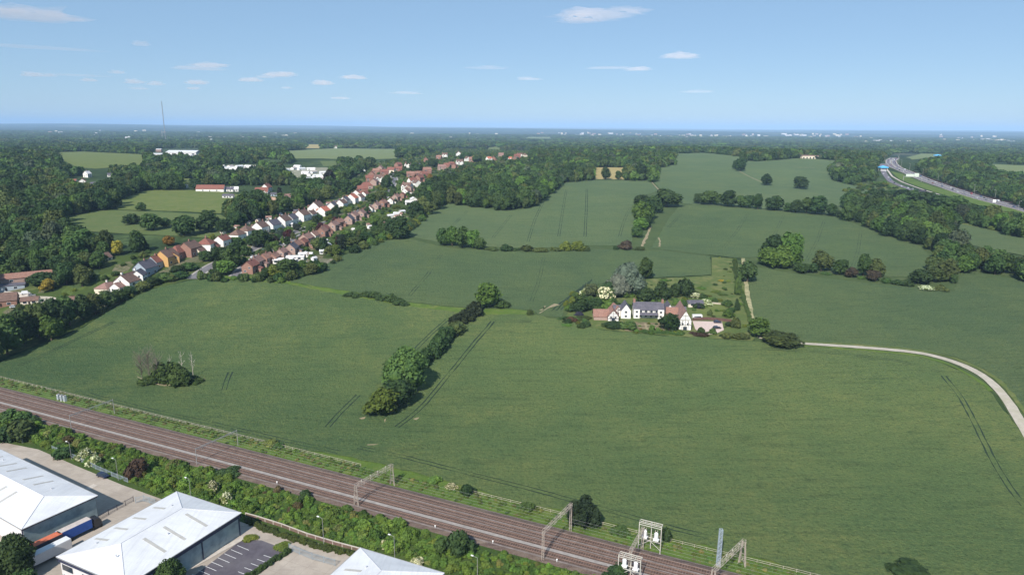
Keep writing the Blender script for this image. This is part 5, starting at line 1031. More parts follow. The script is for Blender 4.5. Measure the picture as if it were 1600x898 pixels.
p=P(40,460); car(p[0],p[1],.6,CARW,'white van parked in the pale yard at the left edge',van=True,z=p[2]+.3); p=P(50,463); car(p[0],p[1],.5,CARS,'silver car beside the white van in the left yard',z=p[2]+.3); p=P(22,481); car(p[0],p[1],.7,CARW,'white car beside the brown-roofed house at the left edge',z=p[2]+.3)
for i,(u,v,c) in enumerate(((406,397,CARB),(412,392,CARB),(432,381,CARS),(445,377,CARK),(445,381,CARW),(470,367,CARS),(488,360,CARK),(395,402,CARW),(352,408,CARS),(520,347,CARW),(603,302,CARS),(612,288,CARW),(616,284,CARK))):
    p=P(u,v); car(p[0],p[1],SANG+rnd.uniform(-.1,.1),c,'%s %s car from the near end parked along the village street'%(ordn(i),c.name.split('_')[0]),'cars parked along the village street')
# motorway traffic, lamps, signs
def along(pts,f):
    q=np.array(pts); d=np.r_[0,np.cumsum(np.hypot(*np.diff(q,axis=0).T))]; t_=f*d[-1]; x=np.interp(t_,d,q[:,0]); y=np.interp(t_,d,q[:,1]); x2=np.interp(t_+4,d,q[:,0]); y2=np.interp(t_+4,d,q[:,1]); return float(x),float(y),math.atan2(y2-y,x2-x)
for i in range(58):
    f=.03+.95*i/58+rnd.uniform(-.01,.01); s=-1 if i%2 else 1; x,y,a=along(mwp+mwn*(s*5.4+rnd.choice([-2.4,0,2.4])),f); van=i%6==1; c=[CARW,CARS,CARK,CARW,CARB,CARS,CARR][i%7]
    car(x,y,a+(0 if s>0 else math.pi),c,'%s vehicle from the near end of the motorway, %s %s'%(ordn(i),c.name.split('_')[0],'van' if van else 'car'),'vehicles on the motorway',van,z=float(hgt(x,y))+.5,simple_=f>.5)
srp=np.array([P(*p)[:2] for p in SR])
for i in range(16):
    f=[.1,.16,.2,.24,.3,.36,.42,.45,.48,.52,.55,.58,.62,.66,.8,.9][i]; x,y,a=along(srp,f); x+=rnd.uniform(-4,4); c=[CARW,CARW,CARS,CARW,CARB,CARK][i%6]
    car(x,y,a,c,'%s vehicle from the far end of the slip road, %s'%(ordn(i),c.name.split('_')[0]),'vehicles queuing on the slip road',i%4==0,z=float(hgt(x,y))+.5,simple_=True)
def lamp(x,y,H,label,group=None,rot=0,arms=1,mat=GREYM,z=None,r0=.09,name='street_lamp'):
    z=float(hgt(x,y)) if z is None else z; r=empty(name,(x,y,z),rot); tag(r,label,'lamp post',group); m=MB(); m.bar((0,0,-.1),(0,0,H),r0,mat,6,r0*.6); m.build('post',r)
    for s in ([1] if arms==1 else [1,-1]):
        m=MB(); m.bar((0,0,H-.05),(s*1.3,0,H+.15),r0*.5,mat,4); m.build('arm',r); m=MB(); m.box(min(s*1.2,s*1.9),max(s*1.2,s*1.9),-.16,.16,H+.08,H+.24,TRIMW); m.build('lamp_head',r)
    return r
for i in range(13):
    x,y,a=along(mwp-mwn*13.5,.04+.07*i); lamp(x,y,12,'%s tall lamp from the near end on the far side of the motorway'%ordn(i),'lamp posts on the far side of the motorway',a+math.pi/2,r0=.2)
for i in range(7):
    x,y,a=along(mwp+mwn*13.5,.06+.11*i); lamp(x,y,11,'%s tall lamp from the near end on the field side of the motorway'%ordn(i),'lamp posts on the field side of the motorway',a-math.pi/2,r0=.18)
def sign(u,v,W,H,zb,label,mat,rot=0,name='road_sign',posts=2):
    x,y,z=P(u,v); r=empty(name,(x,y,z),rot); tag(r,label,'road sign'); 
    for s in ((-1,1) if posts==2 else (1,)): m=MB(); m.bar((s*W*.4,0,-.2),(s*W*.4,0,zb+H*.9),.15,GREYM,6); m.build('post',r)
    m=MB(); m.box(-W/2,W/2,-.12,.12,zb,zb+H,mat); m.box(-W/2+.2,W/2-.2,-.15,-.12,zb+.2,zb+H-.2,mat); m.build('panel',r); return r
SIGNB=simple('pale_sign_board',(.52,.58,.50),.6,.05)
x,y,z=P(1425,284); r=empty('sign_gantry',(x,y,z),-.35); tag(r,'pale-panelled overhead sign gantry across the motorway','sign gantry')
for s in (-13,13): m=MB(); m.bar((s,0,-.5),(s,0,9),.35,GREYM,6); m.build('post',r)
m=MB(); lattice(m,(-13,0,8),(13,0,8),1.0,1.0,GREYM,12,.14,.09); m.build('beam',r); m=MB(); m.box(-10,1.5,-.8,-.6,8.2,12.3,SIGNB); m.build('sign_panel',r); m=MB(); m.box(2,8.6,-.8,-.6,8.2,14,SIGNB); m.build('sign_panel',r)
sign(1553,319,4,3.6,2,'small square white sign beside the motorway',TRIMW); sign(1441,303,10,2.6,3,'dark-backed sign above the slip road',DGREY,name='direction_sign')
def canopy(u,v,L,W,H,label):
    x,y,z=P(u,v); r=empty('canopy_building',(x,y,z),.1); tag(r,label,'petrol station'); m=MB(); m.box(-L/2,L/2,-W/2,W/2,H,H+1.5,CYAN); m.add([(-L/2,-W/2,H+1.5),(L/2,-W/2,H+1.5),(L/2,W/2,H+1.5),(-L/2,W/2,H+1.5),(0,0,H+4.2)],[(0,1,4),(1,2,4),(2,3,4),(3,0,4)],CYAN); m.build('roof',r)
    for sx in (-.4,.4):
        for sy in (-.35,.35): m=MB(); m.bar((L*sx,W*sy,-.3),(L*sx,W*sy,H),.4,CLADW,6); m.build('pillar',r)
    m=MB(); m.box(-L*.3,L*.3,-W*.2,W*.3,-.3,H-.4,CLADW); m.build('kiosk',r)
canopy(1379,267,15,11,5.5,'bright blue canopy of the station beside the motorway bend'); canopy(1464,247,18,12,7,'bright blue roofed building beyond the motorway woods')
box_building(1483,248,60,20,5,MC['bluish_render'],MC['pale_cladding'],-.1,'long grey-roofed hall right of the far blue-roofed building','building'); box_building(1498,250,14,10,6,CLADW,SHEET,.1,'small white block at the right end of the long hall','building'); box_building(1514,242,10,8,10,MC['blue_container'],MC['white_roof_sheet'],0,'small light blue tower block beyond the motorway woods','building')
box_building(1540,255,16,12,6,MC['cream_render'],MC['pale_cladding'],.2,'cream house beside the far right meadow','house','country_house'); box_building(1348,252,24,10,4,MC['pink_brick'],SHEET,.1,'white-roofed roadside building left of the motorway bend','building'); box_building(1336,253,14,8,4,CLADW,SHEET,.1,'small white roadside building left of the bend','building')
box_building(1264,248,36,12,6,MC['cream_render'],MC['pinkish_tile'],.05,'pale round-roofed barn on the far edge of the hill field','barn','hill_barn')
# far side fence / red barrier along the motorway
q=[tuple(a) for a in (mwp-mwn*12.4)[1:6]]
def fence_line(name,pts,h,mat,label,post=3,pm=None,th=.06,world=True,slats=False,cat='fence',rail=True):
    q=pts if world else [P(*p)[:2] for p in pts]; c=densify(q,post,False); o0=c[0]; z0=float(hgt(*o0)); r=empty(name,(*o0,z0)); tag(r,label,cat); m=MB(); mp=MB()
    for i in range(len(c)):
        a=c[i]; za=float(hgt(*a))-z0; A=(a[0]-o0[0],a[1]-o0[1]); mp.bar((*A,za-.1),(*A,za+h*1.05),th,pm or mat,4)
        if i<len(c)-1:
            b=c[i+1]; zb=float(hgt(*b))-z0; B=(b[0]-o0[0],b[1]-o0[1])
            if slats:
                k=int(math.hypot(B[0]-A[0],B[1]-A[1])/.28)
                for j in range(k): f=(j+.5)/k; X_=(A[0]+(B[0]-A[0])*f,A[1]+(B[1]-A[1])*f); m.bar((*X_,za+(zb-za)*f+.1),(*X_,za+(zb-za)*f+h),.035,mat,3)
                for hh_ in (.25*h,.85*h): m.bar((*A,za+hh_),(*B,zb+hh_),.04,mat,4)
            elif rail:
                for hh_ in (.45*h,.95*h): m.bar((*A,za+hh_),(*B,zb+hh_),.05,mat,4)
            else:
                d=Vector((B[0]-A[0],B[1]-A[1])).normalized(); nx_,ny_=-d.y*.06,d.x*.06
                V=[(A[0]+nx_,A[1]+ny_,za-.3),(B[0]+nx_,B[1]+ny_,zb-.3),(B[0]+nx_,B[1]+ny_,zb+h),(A[0]+nx_,A[1]+ny_,za+h)]; V+=[(x-2*nx_,y-2*ny_,z_) for x,y,z_ in V]
                m.add(V,[(0,1,2,3),(7,6,5,4),(3,2,6,7),(0,3,7,4),(1,5,6,2)],mat)
    m.build('panels',r); mp.build('posts',r)['kind']='stuff'; return r
fence_line('barrier_fence',q,2.2,FENCEW,'dark reddish barrier fence under the trees along the motorway',post=12,rail=False)
# ---------------- railway equipment ----------------
def portal(a,b,H,label,style='lattice',mat=RUSTM,pw=.8,z0=.1):
    """a,b world xy of the feet"""
    A=Vector((*a,0));B=Vector((*b,0)); c=(A+B)/2; r=empty('overhead_line_gantry',(c.x,c.y,z0)); tag(r,label,'railway gantry'); A-=c;B-=c; d=(B-A).normalized(); s=Vector((-d.y,d.x,0))
    for q in (A,B):
        m=MB()
        if style=='frame':
            for t_ in (-1,1): lattice(m,q+s*t_*.95,q+s*t_*.35+Vector((0,0,H)),.30,.24,mat,8,.045,.022)
            for f in (.25,.5,.75): m.bar(q+s*(.95-.6*f)+Vector((0,0,H*f)),q-s*(.95-.6*f)+Vector((0,0,H*f)),.05,mat,4)
            m.bar(q+s*.95,q-s*.65+Vector((0,0,H*.5)),.04,mat,4); m.bar(q-s*.95,q+s*.65+Vector((0,0,H*.5)),.04,mat,4)
        elif style=='lattice': lattice(m,q,q+Vector((0,0,H)),.6,.5,mat,9,.055,.03)
        else: m.bar(q,q+Vector((0,0,H)),.13,mat,6,.1)
        m.build('post',r)
    m=MB(); up=Vector((0,0,H)); 
    if style!='thin': lattice(m,A+up-d*.3,B+up+d*.3,.95 if style=='frame' else .75,.95 if style=='frame' else .75,mat,12,.045,.024)
    else: lattice(m,A+up-Vector((0,0,.4)),B+up-Vector((0,0,.4)),.3,.3,mat,14,.035,.02)
    m.build('beam',r); L=(B-A).length
    for f in (.16,.4,.6,.82):
        m=MB(); q=A+d*(L*f)+up; m.bar(q,q-Vector((0,0,1.5)),.05,mat,4); m.bar(q-Vector((0,0,1.4)),q+d*1.3-Vector((0,0,1.0)),.04,mat,4); m.bar(q-Vector((0,0,.7)),q+d*1.3-Vector((0,0,1.0)),.035,mat,4); m.build('cantilever_arm',r)
        if style=='frame': m=MB(); m.bar(q+Vector((0,0,.4)),q+Vector((0,0,1.0)),.09,CREAMM,6); m.build('insulator',r)
    return r
g0=PZ(557,790,.1);g1=PZ(613,757,.1); portal(g0[:2],g1[:2],6.9,'large A-framed lattice gantry spanning all tracks in the centre','frame')
g0=PZ(848,874,.1);g1=PZ(891,829,.1); portal(g0[:2],g1[:2],8.6,'second lattice gantry with straight posts near the dark tree clump','lattice')
g0=PZ(1112,930,.1);g1=PZ(1159,883,.1); portal(g0[:2],g1[:2],7.4,'lattice gantry cut by the lower edge beside the steel mast','frame')
g0=PZ(308,726,.1);g1=PZ(372,696,.1); portal(g0[:2],g1[:2],6.4,'slim gantry with thin posts left of the large one','thin',MC['galvanised_steel'])
g0=PZ(112,672,.1);g1=PZ(179,646,.1); portal(g0[:2],g1[:2],6.4,'slim gantry with thin posts near the trackside cabinets','thin',MC['galvanised_steel'])
x,y,_=PZ(1122,884,0); r=empty('lattice_mast',(x,y,0)); tag(r,'blue-grey square lattice steel mast standing alone by the verge','mast'); m=MB(); lattice(m,(0,0,0),(0,0,11.2),.85,.75,BGREY,16,.10,.07); m.build('tower',r); m=MB(); m.box(-.5,.5,-.5,.5,-.1,.15,CONC); m.build('base_plate',r)
for i,wt in enumerate(TR):
    m=MB(); a,b=rw(-330,wt),rw(170,wt); m.bar((*a,5.2),(*b,5.2),.016,GREYM,3); m.bar((*a,6.2),(*b,6.2),.016,GREYM,3); o=m.build('overhead_wire'); tag(o,'%s overhead contact wire pair counted from the field side'%ordn(i),'overhead wire','overhead wires above the tracks')
# transformer platforms
def platform(u0,v0,u1,v1,H,label,zp=.5):
    a=Vector(PZ(u0,v0,0)); b=Vector(PZ(u1,v1,0)); c=(a+b)/2; r=empty('transformer_platform',(c.x,c.y,0)); tag(r,label,'transformer platform'); a-=c;b-=c; d=(b-a).normalized(); s=Vector((-d.y,d.x,0)); L=(b-a).length
    for q in (a,b,(a+b)/2+s*1.6):
        m=MB(); m.bar(q,q+Vector((0,0,H)),.13,CREAMM,6); m.build('post',r)
    m=MB()
    for z_ in (H,H*.93,H*zp): m.bar(a+Vector((0,0,z_)),b+Vector((0,0,z_)),.09,CREAMM,4); m.bar(a+s*1.6+Vector((0,0,z_)),b+s*1.6+Vector((0,0,z_)),.1,CREAMM,4)
    for f in (0,.25,.5,.75,1): m.bar(a+d*L*f+Vector((0,0,H)),a+d*L*f+s*1.6+Vector((0,0,H)),.08,CREAMM,4); m.bar(a+d*L*f+Vector((0,0,H*zp)),a+d*L*f+s*1.6+Vector((0,0,H*zp)),.08,CREAMM,4)
    m.bar(a+Vector((0,0,H*.15)),(a+b)/2+Vector((0,0,H*zp)),.07,CREAMM,4); m.bar(b+Vector((0,0,H*.15)),(a+b)/2+Vector((0,0,H*zp)),.07,CREAMM,4)
    m.build('girder_frame',r)
    for k,f in enumerate((.24,.76)):
        q=a+d*L*f+s*.8+Vector((0,0,H*zp+.15)); m=MB(); m.box(-.75,.75,-.6,.6,0,.25,WHITEP,math.atan2(d.y,d.x),tuple(q)); m.bar(q+Vector((0,0,.25)),q+Vector((0,0,2.0)),.55,WHITEP,14); m.bar(q+Vector((0,0,2.0)),q+Vector((0,0,2.35)),.55,WHITEP,14,.2); m.build('transformer_tank',r)
        m=MB()
        for e in (-.3,.3): m.bar(q+d*e+Vector((0,0,2.2)),q+d*e+Vector((0,0,3.0)),.09,RUSTM,6)
        m.build('insulator',r)
    m=MB()
    for k in range(7): f=k/6; m.bar(a+d*L*f+s*.3+Vector((0,0,H)),a+d*L*f+s*.3+Vector((0,0,H+.6)),.07,RUSTM,5)
    m.build('insulator_row',r); return r
platform(997,857,1031,866,8.4,'cream steel platform carrying two white transformers beside the field',.42)
platform(965,904,999,914,7.2,'lower cream transformer platform cut by the picture edge')
g0=PZ(983,896,0);g1=PZ(1003,858,0); r=portal(g0[:2],g1[:2],6.6,'gantry linking the two cream transformer platforms over the tracks','lattice')
for i,(u,v) in enumerate(((92,625),(97,626),(102,627))):
    x,y,_=PZ(u,v,0); r=empty('equipment_cabinet',(x,y,.1),-.4); tag(r,['left','middle','right'][i]+' of three pale trackside equipment cabinets','cabinet','trackside cabinets'); m=MB(); m.box(-.45,.45,-.5,.5,0,2.5,CREAMM if i==9 else WHITEW); m.build('body',r); m=MB(); m.box(-.5,.5,-.55,.55,2.5,2.62,GREYM); m.build('lid',r); m=MB(); m.box(-.36,.36,-.53,-.5,.2,2.3,BGREY); m.build('door',r)
for i,(u,v) in enumerate(((433,757),(680,826),(770,850),(870,879))):
    x,y,_=PZ(u,v,0); r=empty('marker_post',(x,y,.1)); tag(r,'%s small white marker post from the left on the near track edge'%ordn(i),'marker post','white trackside marker posts'); m=MB(); m.bar((0,0,0),(0,0,1.1),.08,TRIMW,6); m.build('post',r); m=MB(); m.box(-.2,.2,-.04,.04,.8,1.2,TRIMW); m.build('plate',r)
fence_line('wooden_fence',[rw(s,7.6) for s in (-270,-190,-120,-60)],1.1,FENCEC,'thin pale wooden fence between the railway verge and the left field',post=3.2)
fence_line('wooden_fence',[rw(s,7.9) for s in (-20,20,60,120)],1.1,FENCEC,'thin pale wooden fence between the railway verge and the large near field',post=3.2)
# ---------------- warehouses ----------------
def warehouse(A,B,D,H,hr,hip,label,strips=(),wallmats=None,zf=1.3,wins=False,extra=None):
    """A,B,D world eave corners: A-B far end, A-D long side"""
    A,B,D=[Vector((*q[:2],0)) for q in (A,B,D)]; 
    e1=(B-A); W=e1.length; e1.normalize(); e2=(D-A); L=e2.dot(Vector((e1.y,-e1.x,0))); sg=1 if L>0 else -1; L=abs(L); e2=Vector((e1.y,-e1.x,0))*sg
    r=empty('warehouse',(A.x,A.y,0)); tag(r,label,'warehouse')
    def p(a,b,z): q=e1*a+e2*b; return (q.x,q.y,z)
    w0,w1,fa=wallmats; t=.35
    def panel(m,a0,b0,a1,b1,z0,z1,mat,n): 
        q0,q1=Vector(p(a0,b0,0)),Vector(p(a1,b1,0)); d=(q1-q0).normalized(); nn=Vector((d.y,-d.x,0))*n
        V=[(q.x+nn.x*k,q.y+nn.y*k,z) for k in (0,-1) for q,z in ((q0,z0),(q1,z0),(q1,z1),(q0,z1))]; m.add(V,[(0,1,2,3),(7,6,5,4),(0,4,5,1),(1,5,6,2),(2,6,7,3),(3,7,4,0)],mat)
    m=MB(); i_=.4
    m.add([p(i_,i_,-.2),p(W-i_,i_,-.2),p(W-i_,L-i_,-.2),p(i_,L-i_,-.2),p(i_,i_,H-.05),p(W-i_,i_,H-.05),p(W-i_,L-i_,H-.05),p(i_,L-i_,H-.05)],[(0,1,5,4),(2,3,7,6)],w1); m.add([p(i_,i_,-.2),p(W-i_,i_,-.2),p(W-i_,L-i_,-.2),p(i_,L-i_,-.2),p(i_,i_,H-.05),p(W-i_,i_,H-.05),p(W-i_,L-i_,H-.05),p(i_,L-i_,H-.05)],[(1,2,6,5),(3,0,4,7),(4,5,6,7)],w0); m.build('wall',r)
    m=MB()   # plinth & fascia band
    for (a0,b0,a1,b1) in ((0,0,W,0),(W,0,W,L),(W,L,0,L),(0,L,0,0)):
        q0,q1=Vector(p(a0,b0,0)),Vector(p(a1,b1,0)); c=Vector(p(W/2,L/2,0)); d=(q1-q0).normalized(); nn=Vector((d.y,-d.x,0)); nn=nn if nn.dot(c-q0)>0 else -nn
        V=[q0,q1,q1+nn*.3,q0+nn*.3]; m.add([(v.x,v.y,z) for z in (H-zf,H+.02) for v in V],[(0,1,2,3),(4,5,6,7),(0,1,5,4),(2,3,7,6),(1,2,6,5),(3,0,4,7)],fa)
    m.build('fascia',r)
    m=MB(); zr=H+hr; o_=.15
    V=[p(-o_,-o_,H+.05),p(W+o_,-o_,H+.05),p(W+o_,L+o_,H+.05),p(-o_,L+o_,H+.05),p(W/2,hip,zr),p(W/2,L-hip,zr)]
    m.add(V,[(0,1,4),(1,2,5,4),(2,3,5),(3,0,4,5)],SHEET); rf=m.build('roof',r)
    m=MB()
    def seg(a,b,w_=.12): m.bar(Vector(a)+Vector((0,0,.02)),Vector(b)+Vector((0,0,.02)),w_,RIDGE,4)
    seg(V[4],V[5]); 
    for i,j in ((0,4),(1,4),(2,5),(3,5)): seg(V[i],V[j])
    m.build('ridge_capping',rf)
    # rooflights: (side 0/1, position along, f0,f1 up the slope)
    def roofz(a): return H+.05+hr*(min(a,W-a)/(W/2))
    for (b,a0,a1) in strips:
        m=MB(); V_=[p(a0,b-.42,roofz(a0)+.06),p(a1,b-.42,roofz(a1)+.06),p(a1,b+.42,roofz(a1)+.06),p(a0,b+.42,roofz(a0)+.06)]; V_+=[(x,y,z-.1) for x,y,z in V_]; m.add(V_,[(0,1,2,3),(0,4,5,1),(1,5,6,2),(2,6,7,3),(3,7,4,0)],SKYL); m.build('rooflight',rf)
    for k,(a,b) in enumerate(((W*.3,L*.22),(W*.72,L*.5),(W*.2,L*.8),(W*.62,L*.86))):
        m=MB(); z_=roofz(a); m.bar(p(a,b,z_-.1),p(a,b,z_+.45),.16,RIDGE,6,.2); m.build('roof_vent',rf)
    m=MB(); 
    for (a0,b0,a1,b1) in ((0,-.2,W,-.2),(W+.2,0,W+.2,L),(W,L+.2,0,L+.2),(-.2,L,-.2,0)): m.bar(p(a0,b0,H),p(a1,b1,H),.12,GREYM,4)
    m.build('gutter',rf)
    # columns / downpipes on the right long wall and the near end
    for k in range(4):
        b=L*(k+.5)/4 if k else .6; m=MB(); m.bar(p(W-.25,b,0),p(W-.25,b,H-zf),.16,NAVY,4); m.build('column',r)
    if wins:
        for (a,ww,z0,z1) in wins:
            m=MB(); q0=p(a,L-.36,z0); panel(m,a,L-.32,a+ww,L-.32,z0,z1,GLASS,.1 if True else 1); m.build('window',r)
    if extra: extra(r,p,W,L,H)
    return r,p

A2=PZ(275.7,768,7);B2=PZ(376,801,7);D2=PZ(81.5,866,7)
warehouse(A2,B2,D2,7,2.6,8.5,'middle white-roofed warehouse with eight grey rooflights and navy fascia',[(9.5,2.2,7.2),(15.5,1.8,7.2),(21,1.8,7.2),(26.5,1.8,7.2),(9.5,15.8,23.8),(16.5,15.8,23.8),(22.5,15.8,23.8)],(CLAD,CLADW,NAVY),1.3,[(1,4.2,3.4,5.0),(9,1.8,3.4,4.6),(12,1.8,3.4,4.6),(15,1.8,3.4,4.6),(18,1.8,3.4,4.6)])
B1=PZ(151.6,774,7);C1=PZ(33.8,826.4,7); d=Vector((B1[0]-C1[0],B1[1]-C1[1])); n_=Vector((-d.y,d.x)).normalized(); Lw=58; A1=(B1[0]+n_.x*Lw,B1[1]+n_.y*Lw)
# W1: long axis leftwards; A-B far..; use corner order so that the short right end is the wall over the lorries
warehouse((B1[0],B1[1]),(C1[0],C1[1]),A1,7,2.4,8.5,'left white-roofed warehouse beside the three lorries',[(b,a0,a1) for b in (19,25,35,41,50) for a0,a1 in ((2.5,8),(12.5,18))],(CLADW,CLAD,NAVY),.5)
A3=PZ(563,856,7);B3=PZ(693,895,7);D3=PZ(508,898,7); D3=(A3[0]+(D3[0]-A3[0])*2.8,A3[1]+(D3[1]-A3[1])*2.8)
warehouse(A3,B3,D3,7,2.6,8.5,'third white warehouse roof cut by the lower picture edge',[(9.5,2.2,7.2),(9.5,17,23),(18,2,8)],(CLAD,CLADW,NAVY),1.3)
# lorries
def trailer(u,v,z,L,rot,side,top,back,label,cab=None,H=2.7,W=2.5,front=1,stripe=None):
    x,y,_=PZ(u,v,z); r=empty('articulated_lorry' if cab else 'lorry_trailer',(x,y,.09),rot); tag(r,label,'lorry' if cab else 'trailer')
    m=MB(); m.box(-L/2,L/2,-W/2,W/2,1.15,1.15+H,side); m.build('container',r); m=MB(); m.box(-L/2+.05,L/2-.05,-W/2+.05,W/2-.05,1.15+H,1.21+H,top); m.build('container_roof',r); m=MB(); m.box(-L/2-.06,-L/2,-W/2+.08,-.03,1.2,1.1+H,back); m.box(-L/2-.06,-L/2,.03,W/2-.08,1.2,1.1+H,back); m.build('rear_door',r); m=MB(); m.box(-L/2+.2,L/2-.1,-.6,.6,.9,1.15,RUBBER); m.build('chassis',r)
    if stripe: m=MB(); m.box(L*.12,L*.46,-W/2-.04,-W/2,1.5,.9+H,stripe); m.build('side_panel',r)
    for xx in (-L*.38,-L*.28,-L*.18)+(() if cab is None else (L/2+.4,L/2+2.3)):
        for s in (-1,1): m=MB(); m.bar((xx,s*(W/2-.28),.5),(xx,s*(W/2),.5),.5,RUBBER,12); m.build('wheel',r)
    if cab:
        m=MB(); x0=L/2+.5; pr=[(x0,.5),(x0,3.0),(x0+.5,3.4),(x0+1.6,3.3),(x0+2.2,2.1),(x0+2.3,.5)]; n=len(pr); V=[(a,-1.2,b) for a,b in pr]+[(a,1.2,b) for a,b in pr]; m.add(V,[tuple(range(n)),tuple(range(2*n-1,n-1,-1))]+[(i,n+i,n+(i+1)%n,(i+1)%n) for i in range(n)],cab); cb=m.build('cab',r); m=MB(); m.add([(x0+1.66,-1.05,3.15),(x0+2.2,-1.05,2.15),(x0+2.2,1.05,2.15),(x0+1.66,1.05,3.15)],[(0,1,2,3)],GLASS); m.build('windscreen',cb)
    return r
c1=Vector(PZ(98,833,4)[:2]); c2=Vector(PZ(133,812,4)[:2]); LR=math.atan2(d.y,d.x)
trailer(115,820,3.9,8.6,LR,LBLUE,LGREY,LBLUE2,'blue container lorry with light blue doors beside the left warehouse',CARK)
trailer(67,844,3.9,9.0,LR,DGREY,LORNG,RBRICK,'trailer with a long orange-red roof between the warehouse and white lorry')
trailer(78,853,3.9,9.6,LR+math.pi,CLADW,MC['white_roof_sheet'],CLADW,'white lorry trailer with a blue and white cab beside the orange-topped trailer',CARW,stripe=DGREY)
# fences of the yards
fence_line('palisade_fence',[P(*q)[:2] for q in ((452,859),(468,866),(488,874),(524,884))],2.2,BGREY,'blue-grey palisade fence across the yard between the warehouses',post=2.6,slats=True)
fence_line('palisade_fence',[P(*q)[:2] for q in ((212,786),(225,783),(243,789))],2.2,BGREY,'short palisade gate section behind the middle warehouse',post=2.4,slats=True)
fence_line('palisade_fence',[P(*q)[:2] for q in ((138,824),(170,804),(209,783))],1.9,DGREY,'dark double fence running from the blue lorry toward the service road',post=2.4,slats=True)
fence_line('palisade_fence',[P(*q)[:2] for q in ((82,703),(98,709),(120,718),(150,733),(175,744),(200,754))],1.8,BGREY,'pale palisade fence half hidden in shrubs along the service road',post=2.6,slats=True)
fence_line('palisade_fence',[P(*q)[:2] for q in ((12,682),(24,686),(36,692))],2.0,BGREY,'short fence piece by the twin-headed lamp post at the left',post=2.4,slats=True)
q=[P(*q)[:2] for q in ((384,806),(402,811),(440,823),(480,838),(520,850),(565,862),(620,880),(680,900),(740,925))]
fence_line('retaining_wall',q,1.1,WALLC,'low reddish retaining wall with a pale coping along the bank foot',post=3,rail=False,pm=CONC2,th=.14,cat='wall')
m=MB(); c=densify(q,4,False)
for a,b in zip(c[:-1],c[1:]): m.bar((*a,1.15),(*b,1.15),.16,CONC2,4)
rw_=[o for o in COL.objects if o.name.startswith('retaining_wall')][0]; o=m.build('coping',rw_); o.matrix_parent_inverse=Matrix.Translation(-Vector(rw_.location))
for (u,v,H,arms,l) in ((37,686,5.2,2,'twin-headed lamp post at the left end of the service road'),(506,850,8.2,1,'lamp post on the bank left of the third warehouse'),(617,876,7.5,1,'lamp post on the bank behind the third warehouse'),(746,905,6.5,1,'lamp post on the bank at the lower picture edge'),(185,750,7.5,1,'slim lamp post in the bank scrub above the parked car'),(299,782,7.5,1,'slim lamp post in the bank scrub beside the middle warehouse'),(112,718,6.5,1,'slim lamp post in the bank scrub above the left warehouse')):
    x,y,z=P(u,v); lamp(x,y,H,l,None,math.pi*.85,arms,z=0)
# ---------------- farm ----------------
def fp(u,v): return P(u,v)
fx,fy,fz=P(1012,497)
FA=math.radians(-4)
r=empty('farmhouse',(fx,fy,fz),FA); tag(r,'long white farmhouse with a slate roof and two white gables','farmhouse'); NOBUILD.append((fx,fy,22))
sF=F/proj(fx,fy,fz)[2]; q=1/sF
def gabled(m,x0,x1,y0,y1,hw,hr,mat,axis='y'):
    m.box(x0,x1,y0,y1,-1,hw,mat)
    if axis=='y':
        xm=(x0+x1)/2
        m.add([(x0,y0,hw),(x1,y0,hw),(xm,y0,hw+hr),(x0,y1,hw),(x1,y1,hw),(xm,y1,hw+hr)],[(0,1,2),(5,4,3),(1,4,5,2),(2,5,3,0)],mat)
    else:
        ym=(y0+y1)/2; m.add([(x0,y0,hw),(x0,y1,hw),(x0,ym,hw+hr),(x1,y0,hw),(x1,y1,hw),(x1,ym,hw+hr)],[(0,1,2),(5,4,3),(0,3,5,2),(1,2,5,4)],mat)
def roof2(m,x0,x1,y0,y1,hw,hr,mat,axis='x',e=.4,t=.16):
    if axis=='x':
        ym=(y0+y1)/2; k=hr/(ym-y0); V=[(x0-e,y0-e,hw-e*k),(x1+e,y0-e,hw-e*k),(x1+e,ym,hw+hr),(x0-e,ym,hw+hr),(x0-e,y1+e,hw-e*k),(x1+e,y1+e,hw-e*k)]
    else:
        xm=(x0+x1)/2; k=hr/(xm-x0); V=[(x0-e,y1+e,hw-e*k),(x0-e,y0-e,hw-e*k),(xm,y0-e,hw+hr),(xm,y1+e,hw+hr),(x1+e,y1+e,hw-e*k),(x1+e,y0-e,hw-e*k)]
    V=[(a,b,c+.05) for a,b,c in V]; V+=[(a,b,c+t) for a,b,c in V]
    m.add(V,[(0,3,2,1),(3,4,5,2),(6,7,8,9),(9,8,11,10),(0,1,7,6),(5,4,10,11),(1,2,8,7),(2,5,11,8),(3,0,6,9),(4,3,9,10)],mat)
X0,X1=-22*q,24*q
m=MB(); gabled(m,X0,X1,0,7.5,4.9,3.4,WHITEW,'x'); m.box(X0-.1,X0+9*q,-1.2,0.02,-1,5.0,WHITEW); m.box(X1-9*q,X1+.1,-1.2,.02,-1,5.0,WHITEW); wl=m.build('wall',r)
m=MB(); roof2(m,X0,X1,0,7.5,4.9,3.4,ROOFS,'x'); rf=m.build('roof',r)
for xx in (X0+.4,X1-.4): m=MB(); m.box(xx-.6,xx+.6,3.2,4.3,6,10.0,RBRICK); m.box(xx-.4,xx-.1,3.5,3.9,10,10.5,ROOFT); m.build('chimney',rf)
m=MB(); roof2(m,X0+9*q,X1-9*q,-2.4,0.1,2.3,.9,ROOFS,'x',.1); m.build('porch_roof',r)
m=MB(); 
for xx in np.linspace(X0+9.5*q,X1-9.5*q,12): m.box(xx-.09,xx+.09,-.05,0,3.2,4.8,TIMB)
for z_ in (3.1,4.75): m.box(X0+9*q,X1-9*q,-.06,0,z_,z_+.14,TIMB)
m.build('timber_frame',wl)
for xx in np.linspace(X0+11*q,X1-11*q,4):
    for z_ in (.7,3.4): m=MB(); m.box(xx-.6,xx+.6,-.12,-.06,z_,z_+1.1,GLASS); m.build('window',r)
